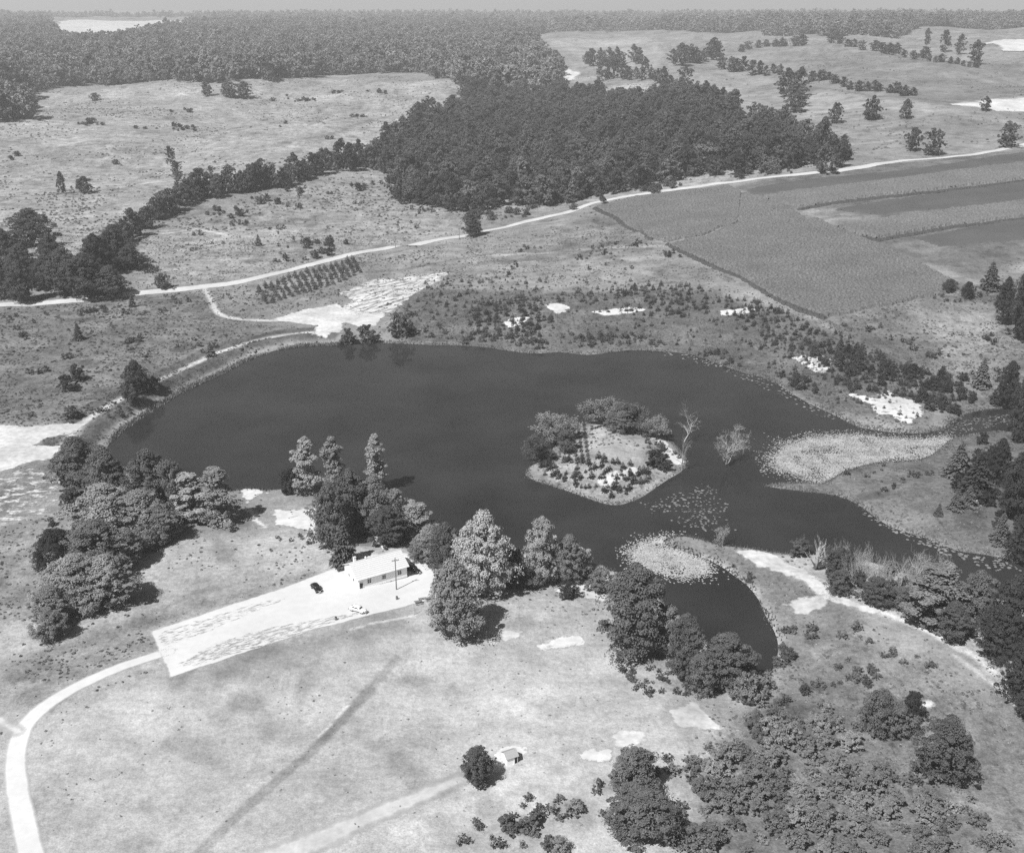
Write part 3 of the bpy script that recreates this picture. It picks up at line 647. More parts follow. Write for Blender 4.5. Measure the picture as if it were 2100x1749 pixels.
for i in range(4): proto_conifer('youngpine', 110 + i, 2.4, 2.2, 8, 20, 0.5)
for i in range(3):
    V, Q, tv, tf = conifer_arrays(130 + i, 10.0, 5.6, 22, 60, 0.95)
    PROTO.setdefault('fir', []).append(dict(H=10.0, W=5.6, crown=mesh_np('crown', V, Q, 4, [M['needle']]), trunk=mesh_np('trunk', tv, tf, 4, [M['bark']])))

def proto_dead(seed, H, spread, levels=4, stems=1, thick=.022):
    rng = np.random.default_rng(seed); trunkp, br = [], []
    def grow(p, d, L, r, lev):
        n = 4; path = [p]; rad = [r]; q = p.copy(); dd = d.copy()
        for k in range(n):
            dd = unit(dd + rng.normal(size=3) * 0.16 + np.array([0, 0, .05])); q = q + dd * L / n; path.append(q.copy()); rad.append(max(r * (1 - 0.7 * (k + 1) / n), 0.012))
        (trunkp if lev == levels else br).append(tube(path, rad, 5 if lev >= levels - 1 else 3) + (0,))
        if lev == 0: return
        for k in range(rng.integers(3, 6) if lev < levels else 7):
            j = rng.integers(1, n + 1) if lev < levels else rng.integers(2, n + 1); az = rng.normal(size=3); az -= dd * np.dot(az, dd)
            nd = unit(dd * 0.7 + unit(az) * spread); grow(path[j], nd, L * rng.uniform(.42, .68), rad[j] * .7, lev - 1)
    for s in range(stems):
        a = rng.uniform(0, 6.28); d = unit(np.array([math.cos(a) * (.75 if stems > 1 else .08), math.sin(a) * (.75 if stems > 1 else .08), 1]))
        grow(np.array([math.cos(a) * .2, math.sin(a) * .2, -0.9]), d, H * .55, H * thick, levels)
    V1, F1, _ = join(trunkp); V2, F2, _ = join(br); top = max(V1[:, 2].max(), V2[:, 2].max()); wid = np.ptp(V2[:, 0]) * 0.85
    return dict(H=top, W=wid, trunk=mesh_np('trunk', V1, F1, 4, [M['deadwood']]), branches=mesh_np('branches', V2, F2, 4, [M['deadwood']]))
PROTO['dead'] = [proto_dead(3, 11, .75, 3), proto_dead(4, 9, .8, 4, 2), proto_dead(9, 12, .6, 3)]
PROTO['snag'] = [proto_dead(15, 11, .75, 2, 2, .065)]
PROTO['deadbush'] = [proto_dead(5, 6.5, .6, 3, 5), proto_dead(6, 6, .55, 3, 6)]

# ------------------------------------------------------------------ planting
_r = random.Random(11)
def plant(kind, pos, w, h, name, label, cat, group=None, tone=0.12, var=None, lean=0.0):
    pr = PROTO[kind][_r.randrange(len(PROTO[kind])) if var is None else var % len(PROTO[kind])]
    rz = _r.uniform(0, 6.283); s = (w / pr['W'], w / pr['W'], h / pr['H'])
    if 'mesh' in pr:
        o = bpy.data.objects.new(name, pr['mesh']); kids = []
    else:
        o = bpy.data.objects.new(name, None); o.empty_display_size = 0.5
        kids = [bpy.data.objects.new(k, pr[k]) for k in ('trunk', 'crown', 'branches') if k in pr]
    link(o); o.location = (pos[0], pos[1], pos[2] - 0.08); o.scale = s; o.rotation_euler = (lean * _r.uniform(-1, 1), lean * _r.uniform(-1, 1), rz)
    c = (tone, tone, tone, 1); o.color = c
    for k in kids: link(k, o); k.color = c
    return tag(o, label, cat, group)
def from_box(cx, top, bottom, wpx, bulge=1.0):
    """base point, width and height of a plant whose outline in the photograph is that box"""
    yc = (top + bottom) / 2; hp = (bottom - top) / 2
    p = P1(cx, min(bottom, yc + hp * 0.8)); 
    for _ in range(3):
        s = pxm(p); dep = math.atan2(CAM_H - p[2], p[1]); cs, sn = math.cos(dep), math.sin(dep)
        w = wpx / s; hh = max((hp / s) ** 2 - (0.42 * w * sn) ** 2, (0.35 * hp / s) ** 2) ** 0.5 / (0.47 * cs)
        p = P1(cx, yc + 0.53 * hh * s * cs)
    return p, w, max(hh, 0.72 * w)
def box_tree(kind, cx, top, bottom, wpx, name, label, cat='tree', group=None, tone=0.12, var=None, lean=0.03):
    p, w, h = from_box(cx, top, bottom, wpx); return plant(kind, p, w, h, name, label, cat, group, tone, var, lean)

PALE, MID, DARK, VDARK = 0.30, 0.20, 0.12, 0.06
G1 = 'trees of the grove at the dam corner'; G2 = 'trees on the near shore beside the house'; G3 = 'trees round the small inlet'
NEAR = [  # kind, x, top, bottom, width, tone, label, group
 ('broad',163,893,1000,88,DARK,'dark rounded tree at the dam end, beside the white sand apron',G1),
 ('broad',222,915,1040,80,MID,'bushy tree right beside the dark tree at the dam end',G1),
 ('broad',312,922,1050,86,DARK,'tall darker tree on the water side of the dam corner grove',G1),
 ('round',352,945,1055,60,MID,'slender tree between the tall dark tree and the pale pair',G1),
 ('layer',393,968,1066,72,PALE,'pale layered tree, the shorter of the pale pair by the beach',G1),
 ('layer',450,957,1068,58,PALE,'pale layered tree, the taller of the pale pair by the beach',G1),
 ('broad',225,985,1100,120,MID,'wide tree in the middle of the dam corner grove, upper part',G1),
 ('broad',290,1000,1100,110,MID,'broad tree behind the pale pair, in the dam corner grove',G1),
 ('broad',330,1030,1110,70,MID,'low tree at the shaded inner edge of the grove behind the pale pair',G1),
 ('round',122,1085,1165,76,VDARK,'small round dark tree on the outer edge of the dam corner grove',G1),
 ('broad',200,1060,1170,110,MID,'broad tree directly beside the small round dark tree',G1),
 ('broad',255,1080,1160,80,MID,'tree overhanging the deep shade in the dam corner grove',G1),
 ('broad',160,1130,1240,110,MID,'wide tree at the lower end of the dam corner grove',G1),
 ('broad',225,1135,1240,95,MID,'tree above the long shadow at the lower end of the grove',G1),
 ('broad',110,1195,1275,85,MID,'ragged tree on the grove side facing the drive',G1),
 ('round',170,1215,1262,60,MID,'low bushy tree near the tail of the dam corner grove',G1),
 ('round',108,1250,1310,52,MID,'small last tree at the tail of the dam corner grove',G1),
 ('layer',630,897,1008,56,PALE,'pale layered spire tree, leftmost of three by the water',G2),
 ('bush',594,960,1010,50,VDARK,'dark bush at the foot of the leftmost pale spire tree',G2),
 ('layer',687,897,1010,52,PALE,'pale layered spire tree, middle of three by the water',G2),
 ('layer',771,890,1005,50,PALE,'pale layered spire tree with open top, rightmost of three by the water',G2),
 ('broad',720,960,1085,104,DARK,'large dark tree under the pale spire trees',G2),
 ('broad',676,990,1118,78,DARK,'dark tree beside the sandy yard',G2),
 ('broad',772,975,1090,86,MID,'full mid grey tree right of the large dark tree',G2),
 ('fir',706,1062,1152,52,DARK,'dark conifer close to the house gable',G2),
 ('broad',798,1035,1115,80,DARK,'dark tree behind the house roof',G2),
 ('layer',848,1028,1100,70,PALE,'pale tree with bare branch tip behind the house',G2),
 ('broad',812,1000,1050,46,MID,'small thin tree at the water edge behind the house',G2),
 ('broad',880,1075,1145,80,MID,'bushy tree right of the walkway behind the house',G2),
 ('broad',912,1072,1180,72,DARK,'tree between the house corner and the big pale maple',G2),
 ('round',865,1105,1150,50,MID,'low bushy tree beside the walkway',G2),
 ('broad',986,1052,1215,128,PALE,'huge pale tree standing by the water right of the house',G2),
 ('broad',934,1150,1300,126,0.18,'huge dense tree at the right end of the parking lot',G2),
 ('round',1050,1120,1200,62,DARK,'dark low tree between the huge pale tree and the pale water tree',G2),
 ('broad',1108,1062,1190,80,PALE,'tall pale tree at the water, right of the huge pale tree',G2),
 ('broad',1165,1095,1190,76,MID,'mid grey tree against the tall pale water tree',G2),
 ('layer',1190,1120,1180,56,PALE,'small pale tree with bare top by the lily bed',G2),
 ('bush',1166,1190,1226,44,VDARK,'dark bush on the sandy rise',G2),
 ('bush',1085,1160,1205,60,DARK,'low dark bush under the tall pale water tree',G2),
 ('bush',1235,1165,1215,64,MID,'bush at the shore left of the big dark inlet tree',G3),
 ('broad',1300,1160,1340,142,DARK,'big dark tree at the mouth of the small inlet',G3),
 ('broad',1370,1240,1340,70,MID,'tree pressed against the big dark inlet tree',G3),
 ('broad',1404,1262,1385,88,0.16,'pale bushy tree, second along the inlet',G3),
 ('broad',1490,1298,1410,118,0.15,'spreading tree at the head of the inlet',G3),
 ('round',1440,1340,1420,70,MID,'low tree between the two inlet trees',G3),
 ('bush',1530,1380,1440,60,MID,'leafy bush at the inlet end',G3),
 ('round',978,1533,1606,74,0.11,'round dark tree beside the little shed','lone trees in the near meadow'),
 ('broad',1298,1530,1640,120,0.125,'large round tree below the sand hollow','lone trees in the near meadow'),
 ('broad',1318,1610,1725,140,0.125,'wide bush tree in front of the large round tree','lone trees in the near meadow'),
 ('round',1365,1650,1720,60,0.12,'small round tree on the right flank of the wide bush tree','lone trees in the near meadow'),
 ('round',1795,1415,1500,80,DARK,'left half of the dark tree pair below the spit','lone trees in the near meadow'),
 ('round',1835,1440,1510,70,DARK,'middle dark tree of the cluster below the spit','lone trees in the near meadow'),
 ('round',1866,1420,1486,48,VDARK,'narrow very dark tree beside the white sand spot','lone trees in the near meadow'),
 ('broad',1928,1470,1600,120,DARK,'tall spreading dark tree right of the white sand spot','lone trees in the near meadow'),
 ('layer',1908,1150,1285,124,0.16,'broad pale layered tree at the end of the dead thicket','trees along the channel'),
 ('broad',1990,1170,1290,100,0.10,'grey tree right of the broad pale layered tree','trees along the channel'),
 ('broad',1950,1230,1310,80,0.10,'low tree in front of the broad pale layered tree','trees along the channel'),
 ('broad',1718,1120,1185,70,0.11,'tree under the leaning dead snag','trees along the channel'),
 ('broad',1795,1180,1240,70,0.10,'tree within the dead thicket, nearer the sand strip','trees along the channel'),
 ('broad',1720,1165,1215,60,0.12,'leafy tree at the left end of the dead thicket','trees along the channel'),
 ('broad',1850,1200,1250,70,0.11,'tree between the dead thicket and the pale layered tree','trees along the channel'),
 ('bush',1640,1108,1140,50,0.09,'low bush on the spit shore by the sandy strip','trees along the channel'),
 ('broad',2075,1180,1330,110,VDARK,'very dark tree at the right picture edge by the channel','dark trees at the right edge'),
 ('broad',2040,1240,1350,90,VDARK,'dark tree left of the edge tree by the channel','dark trees at the right edge'),
 ('broad',2085,1310,1440,90,VDARK,'dark tree at the right edge above the farm track','dark trees at the right edge'),
 ('broad',2120,1400,1480,90,VDARK,'cut-off dark tree at the right edge beside the farm track','dark trees at the right edge'),
 ('broad',2095,535,690,70,VDARK,'tall black tree at the right edge below the crops','dark trees at the right edge'),
 ('broad',2055,570,660,44,VDARK,'dark tree left of the tall black edge tree','dark trees at the right edge'),
 ('fir',2030,535,590,40,DARK,'smaller fir at the crop field corner','dark trees at the right edge'),
 ('round',1946,572,598,30,VDARK,'small round dark tree at the field corner','dark trees at the right edge'),
 ('round',1985,578,610,26,VDARK,'second small dark tree at the field corner','dark trees at the right edge'),
 ('broad',2095,760,900,60,VDARK,'dark tree at the right edge behind the backwater','dark trees at the right edge'),
 ('broad',2060,740,830,50,VDARK,'dark tree above the right bank','dark trees at the right edge'),
 ('fir',2010,730,790,36,DARK,'slim fir among the bank pines','dark trees at the right edge'),
 ('broad',2080,920,1060,80,VDARK,'big dark tree at the right edge over the marsh','dark trees at the right edge'),
 ('fir',2000,925,1010,64,VDARK,'dark fir at the marsh corner, nearest the lily bed','dark trees at the right edge'),
 ('broad',2040,900,990,56,VDARK,'dark tree behind the marsh corner fir','dark trees at the right edge'),
 ('fir',1962,905,975,56,DARK,'grey fir beside the upper lily bed','dark trees at the right edge'),
 ('fir',1960,1000,1042,30,DARK,'small fir left of the marsh sand spot','dark trees at the right edge'),
 ('fir',1985,995,1035,34,DARK,'small fir right of the marsh sand spot','dark trees at the right edge'),
 ('fir',1924,1030,1055,18,DARK,'tiny fir alone on the marsh','dark trees at the right edge'),
 ('broad',2090,1060,1150,70,VDARK,'dark tree at the right edge over the lower marsh','dark trees at the right edge'),
 ('fir',2050,1050,1110,40,DARK,'fir on the lower marsh near the edge','dark trees at the right edge'),
 ('willow',1140,835,905,78,0.24,'pale feathery willow on the island tip','island trees'),
 ('willow',1103,880,945,50,0.12,'grey willow at the left shore of the island','island trees'),
 ('round',1160,880,925,44,DARK,'dark tree under the feathery island willow','island trees'),
 ('willow',1240,804,872,76,0.17,'broad willow at the back of the island','island trees'),
 ('willow',1290,812,880,76,0.15,'second broad willow at the back of the island','island trees'),
 ('broad',1275,840,885,60,DARK,'dark tree between the two back willows','island trees'),
 ('willow',1347,842,898,46,0.24,'small pale willow at the right end of the back row','island trees'),
 ('bush',1345,920,955,50,VDARK,'dark clump of evergreen on the island right side','island trees'),
 ('bush',1360,935,965,36,VDARK,'smaller dark clump below the island evergreen','island trees'),
 ('broad',282,738,806,56,0.085,'twin-topped dark tree on the meadow by the dam','meadow trees'),
 ('broad',270,770,825,44,0.085,'low dark tree against the twin-topped tree','meadow trees'),
 ('bush',318,770,800,38,0.10,'small tree right of the twin-topped tree','meadow trees'),
 ('bush',138,768,800,46,VDARK,'dark spreading bush on the rough meadow','meadow trees'),
 ('bush',160,745,780,40,0.10,'pale bush behind the dark spreading bush','meadow trees'),
 ('bush',148,835,856,36,DARK,'round bush near the white sand apron','meadow trees'),
 ('bush',335,560,590,38,DARK,'broad dark bush beside the dirt road','meadow trees'),
 ('fir',272,600,628,16,DARK,'slim fir just below the dirt road','meadow trees'),
 ('fir',162,660,695,22,DARK,'slim dark fir alone on the rough meadow','meadow trees'),
 ('broad',970,430,482,46,0.095,'large round tree at the wood corner by the road','meadow trees'),
 ('fir',432,700,730,22,DARK,'small fir near the dam track','meadow trees'),
 ('bush',715,672,705,38,DARK,'bush on the far shore by the sand flat','meadow trees'),
 ('bush',755,665,703,44,0.09,'bigger bush on the far shore by the sand flat','meadow trees'),
 ('bush',820,640,690,50,0.11,'grey bush above the far shore','meadow trees'),
 ('fir',530,480,503,16,DARK,'small fir alone on the slope above the road','meadow trees'),
 ('fir',1100,290,340,24,DARK,'dark spire tree at the near edge of the wood','meadow trees'),
]
NAMES = dict(broad='broadleaf_tree', round='broadleaf_tree', layer='layered_tree', fir='fir_tree', willow='willow_tree', bush='bush')
for k, x, t, b, w, tn, lab, grp in NEAR[:-1]:
    if grp == G1: w *= 1.28
    if k == 'layer': w *= 1.5
    box_tree(k, x, t, b, w, NAMES[k], lab, 'bush' if k == 'bush' else 'tree', grp, tn)

# dead trees
def dead(kind, x, top, bottom, w, label, var, water=False, tone=0.3):
    if water:
        q = flat([(x, bottom)])[0]; p = np.array([q[0], q[1], 0.0])
    else: p = P1(x, bottom)
    s = pxm(p); dep = math.atan2(CAM_H - p[2], p[1])
    return plant(kind, p, w / s, (bottom - top) / (s * math.cos(dep)), 'dead_tree', label, 'dead tree', 'bleached dead trees', tone, var, 0.05)
dead('dead',1402,826,905,46,'tall bare dead tree standing in the water behind the island',0,True)
dead('dead',1398,880,965,36,'bare dead tree at the right tip of the island',2)
dead('dead',1485,872,950,64,'many-branched dead tree standing alone in open water',1,True)
dead('dead',1484,1075,1122,30,'small forked dead tree at the tip of the spit',1)
dead('snag',1668,1080,1162,80,'leaning white dead snag with thick forked branches',1)
dead('dead',1640,1095,1135,18,'thin dead stump pole beside the leaning snag',2)
dead('dead',1832,1130,1225,52,'tall pale dead tree rising from the thicket',2)
dead('dead',1880,1120,1200,50,'wide dead tree at the right end of the thicket',0)
for i, (x, b) in enumerate([(1700,1165),(1722,1170),(1745,1175),(1768,1178),(1790,1188),(1812,1200),(1850,1200),(1735,1195),(1765,1205),(1870,1215),(1900,1190),(1925,1185)]):
    o = dead('deadbush', x, b - 62, b, 42, 'bleached leafless brush in the thicket by the channel', i, tone=0.22); o['group'] = 'leafless brush thicket'; o.name = 'dead_brush'
dead('deadbush',1690,905,925,16,'tiny dead snag in the big lily bed',0,True)

# shrubs and brush scattered in named areas
def inside(poly, n, rng, mind=0.0, jit=None):
    poly = np.asarray(poly); x0, y0 = poly.min(0); x1, y1 = poly.max(0); out = []
    tries = 0
    while len(out) < n and tries < n * 60:
        tries += 1; q = np.array([rng.uniform(x0, x1), rng.uniform(y0, y1)])
        if sdf(q[:1], q[1:], poly)[0] < 0: continue
        if mind and any((q[0] - a[0]) ** 2 + (q[1] - a[1]) ** 2 < mind * mind for a in out): continue
        out.append(q)
    return np.array(out)
def scatter(kind, px, n, w, h, name, label, cat, group, tone, seed, mind=0.0):
    rng = np.random.default_rng(seed); poly = XY(px)
    if mind: pts = inside(poly, n, rng, mind)
    else:                                   # loose clusters
        cen = inside(poly, max(n // 4, 2), rng); pts = cen[rng.integers(0, len(cen), n)] + rng.normal(size=(n, 2)) * w * 1.6; pts = np.concatenate([cen[:n // 6], pts])[:n]
        pts = pts[sdf(pts[:, 0], pts[:, 1], poly) > -w]
    pts = pts[zt(pts[:, 0], pts[:, 1]) > 0.15]
    for q in pts:
        k = rng.uniform(0.55, 1.5); p = (q[0], q[1], float(zt(q[0], q[1])))
        plant(kind, p, w * k, h * k * rng.uniform(.85, 1.15), name, label, cat, group, tone * rng.uniform(.75, 1.3))
YP = ('young_pine', 'young dark pine planted on the sandy far-shore hillside', 'pine', 'young pines on the far-shore hillside')
scatter('youngpine', [(985,622),(1085,604),(1128,640),(1142,690),(1100,712),(1050,694),(985,684),(940,690)], 110, 2.0, 2.1, *YP, 0.05, 1, 1.5)
scatter('youngpine', [(1130,612),(1180,596),(1300,585),(1440,588),(1465,640),(1380,655),(1250,632),(1150,622)], 95, 2.0, 2.1, *YP, 0.05, 2, 1.8)
scatter('youngpine', [(1450,600),(1560,620),(1640,652),(1720,700),(1660,745),(1600,735),(1560,690)], 70, 2.0, 2.2, *YP, 0.05, 3, 1.8)
scatter('youngpine', [(870,575),(960,570),(980,640),(900,650),(850,620)], 26, 1.9, 2.0, *YP, 0.05, 5, 2.5)
YB = ('bank_pine', 'dark pine on the steep right bank above the eroded sand', 'pine', 'pines on the right bank')
scatter('youngpine', [(1650,700),(1760,720),(1900,765),(1990,800),(1930,850),(1850,820),(1740,800),(1680,765)], 130, 2.7, 2.8, *YB, 0.05, 4, 1.7)
scatter('fir', [(1720,715),(1850,745),(1960,790),(1900,810),(1760,760)], 8, 3.6, 4.0, 'fir_tree', 'taller dark fir above the right bank pines', 'tree', 'taller firs on the right bank', 0.045, 6, 4)
scatter('youngpine', [(1095,965),(1150,935),(1200,940),(1330,965),(1345,990),(1265,1025),(1160,995)], 95, 1.7, 1.9, 'island_pine', 'young pine planted on the front slope of the island', 'pine', 'young pines on the island', 0.05, 7, 1.0)
for r, (xa, xb) in enumerate([(1180,1200),(1192,1212),(1203,1222)]):
    for k in range(9):
        p = P1(xa - 8 + k * 1.2 + r, 872 + k * 9); plant('youngpine', p, 1.4, 2.1, 'island_pine', 'young pine in one of the straight island rows', 'pine', 'straight pine rows on the island', 0.055)
scatter('bush', [(1690,720),(1800,735),(1960,780),(2000,850),(1930,850),(1890,800),(1760,780)], 55, 3.6, 3.0, 'bush', 'dark bush in the dense scrub of the right bank', 'bush', 'dense scrub on the right bank', 0.06, 44)
scatter('bush', [(1540,740),(1640,780),(1720,840),(1640,812),(1560,775)], 14, 2.6, 2.0, 'bush', 'small bush along the right bank shoreline', 'bush', 'bushes along the right bank shoreline', 0.08, 45)
# plantation block in rows by the road
A = XY([(528,592),(722,532),(738,560),(548,624)])
for i in range(10):
    for j in range(17):
        u, v = (j + _r.uniform(-.2, .2)) / 16, (i + _r.uniform(-.2, .2)) / 9
        q = (A[0] * (1 - u) + A[1] * u) * (1 - v) + (A[3] * (1 - u) + A[2] * u) * v
        k = _r.uniform(.6, 1.3)
        if _r.random() < .06: continue
        plant('youngpine', (q[0], q[1], float(zt(q[0], q[1]))), 2.4 * k, 2.7 * k, 'plantation_pine', 'closely planted pine in the block beside the road', 'pine', 'pine plantation block', 0.085)
BR = ('bush', 'rank leafy bush on the brushy bank below the inlet', 'bush', 'brush on the bank below the inlet')
scatter('bush', [(1500,1410),(1560,1400),(1600,1470),(1640,1520),(1600,1560),(1540,1500)], 22, 3.4, 3.2, *BR, 0.19, 21, 2.0)
scatter('shrub', [(1470,1152),(1530,1185),(1566,1240),(1600,1310),(1606,1380),(1590,1370),(1582,1300),(1550,1230),(1510,1185),(1465,1160)], 40, 1.9, 1.3, 'cove_shrub', 'weedy shrub overhanging the far side of the small inlet', 'shrub', 'shrubs on the inlet bank', 0.12, 47)
scatter('bush', [(1560,1350),(1610,1340),(1640,1400),(1580,1420),(1540,1400)], 12, 2.8, 2.2, 'cove_bush', 'leafy bush closing the head of the small inlet', 'bush', 'bushes at the inlet head', 0.16, 48)
BQ = ('scrub_bush', 'low rounded bush in the thick scrub of the near right corner', 'bush', 'scrub in the near right corner')
scatter('bush', [(1490,1560),(1620,1470),(1760,1540),(1900,1640),(1960,1760),(1400,1790),(1420,1660)], 56, 4.5, 3.2, *BQ, 0.19, 22, 3.3)
scatter('shrub', [(1440,1520),(1620,1440),(1800,1480),(2000,1640),(2060,1760),(1380,1790),(1400,1600)], 150, 2.4, 1.7, 'scrub_shrub', 'small shrub between the bushes of the near right scrub', 'shrub', 'small shrubs in the near right scrub', 0.17, 46)
scatter('shrub', [(1000,1680),(1380,1560),(1460,1600),(1420,1790),(940,1790)], 45, 2.0, 1.5, 'shrub', 'small weedy shrub on the pale near slope', 'shrub', 'weedy shrubs on the pale near slope', 0.13, 23)
scatter('bush', [(1040,1700),(1160,1680),(1180,1790),(1040,1790)], 7, 3.6, 3.0, 'bush', 'blurred dark bush at the bottom picture edge', 'bush', 'bushes at the bottom edge', 0.16, 24)
scatter('shrub', [(1250,1340),(1480,1420),(1480,1500),(1330,1430)], 40, 1.5, 1.1, 'shrub', 'little shrub on the sandy slope below the inlet trees', 'shrub', 'little shrubs below the inlet trees', 0.10, 25)
scatter('shrub', [(1600,1300),(1780,1280),(1900,1360),(1700,1440),(1600,1400)], 40, 2.2, 1.5, 'shrub', 'weedy shrub on the meadow behind the spit', 'shrub', 'weedy shrubs behind the spit', 0.12, 26)
scatter('bush', [(1640,1400),(1740,1390),(1760,1440),(1660,1450)], 5, 3.6, 2.8, 'bush', 'dark bush between the inlet brush and the dark tree pair', 'bush', 'dark bushes behind the spit', 0.09, 27)
scatter('shrub', [(0,640),(420,605),(440,720),(240,850),(0,860)], 75, 2.6, 1.7, 'meadow_shrub', 'weedy shrub on the rough meadow left of the dam', 'shrub', 'shrubs on the rough meadow', 0.085, 28)
scatter('shrub', [(380,450),(640,370),(800,350),(940,420),(930,470),(740,505),(430,570),(300,560)], 85, 3.0, 2.4, 'slope_shrub', 'shrub on the slope between the hedgerow and the dirt road', 'shrub', 'shrubs between hedgerow and road', 0.08, 29)
scatter('bush', [(380,440),(560,395),(720,375),(800,420),(560,450),(400,480)], 30, 4.5, 3.8, 'bush', 'bush on the slope just below the hedgerow', 'bush', 'bushes below the hedgerow', 0.085, 30)
scatter('bush', [(640,480),(740,470),(755,500),(650,528)], 12, 5.0, 4.2, 'bush', 'bush in the cluster above the pine plantation', 'bush', 'bush cluster above the plantation', 0.085, 31)
scatter('bush', [(0,270),(350,190),(900,180),(700,300),(350,370),(150,430),(0,440)], 75, 5.0, 3.2, 'pasture_bush', 'low bush dotting the upper left pasture', 'bush', 'bushes on the upper left pasture', 0.085, 32)
scatter('shrub', [(960,500),(1330,500),(1560,600),(1330,580),(1000,570)], 55, 2.2, 1.8, 'slope_shrub', 'dark shrub on the terrace above the planted hillside', 'shrub', 'shrubs on the terrace', 0.06, 33)
scatter('shrub', [(830,640),(960,690),(1300,690),(1500,720),(1560,765),(1350,712),(1100,716),(830,698)], 150, 2.4, 1.7, 'shrub', 'shrub along the foot of the planted hillside', 'shrub', 'shrubs along the far shore', 0.09, 34)
scatter('shrub', [(1700,670),(1990,600),(2090,700),(2060,800),(1900,760)], 50, 2.6, 2.0, 'slope_shrub', 'shrub on the slope right of the planted hillside', 'shrub', 'shrubs on the right slope', 0.07, 35)
scatter('bush', [(1960,800),(2090,820),(2100,1100),(2000,1100),(1960,1000),(2010,900)], 34, 3.6, 3.4, 'bush', 'dark bush on the marsh at the right edge', 'bush', 'dark bushes on the marsh', 0.055, 36, 2.0)
scatter('shrub', [(1700,960),(1940,930),(1960,1080),(1820,1040)], 30, 1.9, 1.2, 'shrub', 'low shrub on the flat marsh', 'shrub', 'low shrubs on the marsh', 0.09, 37)
scatter('shrub', [(560,1080),(640,1085),(690,1140),(640,1150),(480,1100)], 14, 1.5, 1.1, 'shrub', 'little shrub in the yard meadow left of the house', 'shrub', 'little shrubs in the yard meadow', 0.09, 38)
scatter('bush', [(640,1010),(900,1060),(900,1150),(760,1100),(660,1080)], 16, 3.4, 2.6, 'understorey_bush', 'understorey bush below the near shore trees', 'bush', 'understorey bushes on the near shore', 0.10, 39)
scatter('bush', [(150,990),(330,1010),(300,1100),(170,1210),(110,1240)], 34, 5.0, 4.2, 'understorey_bush', 'understorey bush filling the dam corner grove', 'bush', 'understorey bushes of the grove', 0.10, 40)
scatter('bush', [(1700,1150),(1960,1190),(2060,1290),(1960,1280),(1760,1210)], 26, 3.6, 3.0, 'bush', 'grey bush in the thicket along the channel', 'bush', 'bushes of the channel thicket', 0.10, 41)
scatter('shrub', [(1340,900),(1402,945),(1330,1005),(1280,1020),(1320,960)], 14, 2.0, 1.5, 'shrub', 'shrub on the right shore of the island', 'shrub', 'shrubs on the island', 0.08, 42)

# hedgerow and field trees (too small to show their parts)
def mid_box(x, top, bottom, w, label, group, tone=0.085, kind='midtree', name='broadleaf_tree'):
    p, ww, hh = from_box(x, top, bottom, w); plant(kind, p, ww, hh, name, label, 'tree', group, tone)
def row(line, step_px, hpx, wpx, label, group, tone, seed, jitter=5):
    rng = np.random.default_rng(seed); L = smooth_line(np.array(line, float), 6); s = np.r_[0, np.cumsum(np.linalg.norm(np.diff(L, axis=0), axis=1))]
    for d in np.arange(0, s[-1], step_px):
        d2 = min(d + rng.uniform(-.3, .3) * step_px, s[-1]); x = np.interp(d2, s, L[:, 0]); y = np.interp(d2, s, L[:, 1]) + rng.uniform(-jitter, jitter); k = rng.uniform(.72, 1.25)
        mid_box(x, y - hpx * k, y, wpx * k * rng.uniform(.85, 1.15), label, group, tone * rng.uniform(.8, 1.2), name='hedgerow_tree')
HL = 'dark tree in the hedgerow climbing toward the wood'
row([(200,555),(250,500),(300,465),(350,435),(420,405),(520,390),(600,375),(660,350),(730,345),(795,330)], 13, 46, 40, HL, 'hedgerow trees', 0.085, 51, 6)
row([(360,420),(365,370),(355,335)], 22, 30, 26, 'tree in the short row above the hedgerow bend', 'short row above the hedgerow', 0.085, 52)
for x, t, b, w, lab in [(66,432,500,104,'big rounded tree at the top of the left roadside grove'),(15,470,560,70,'tree at the left picture edge of the roadside grove'),(50,500,580,80,'tree under the big rounded tree in the roadside grove'),
    (110,480,560,70,'tree in the upper middle of the roadside grove'),(135,510,598,90,'wide tree in the front of the roadside grove'),(178,520,606,90,'dark shading tree closest to the road in the grove'),(228,545,606,76,'right-hand tree of the roadside grove by the road'),
    (200,480,560,80,'tree in the heart of the roadside grove'),(240,460,540,84,'tall tree at the right of the roadside grove'),(46,535,615,60,'slim dark tree near the road at the far left'),(8,540,610,40,'cut-off slim tree at the left edge by the road'),
    (90,530,590,60,'low tree in the gap of the roadside grove'),(270,500,550,60,'low tree where the hedgerow meets the roadside grove')]:
    mid_box(x, t, b, w, lab, 'roadside grove trees', 0.085, 'broad')
FT = 'field trees on the right hills'
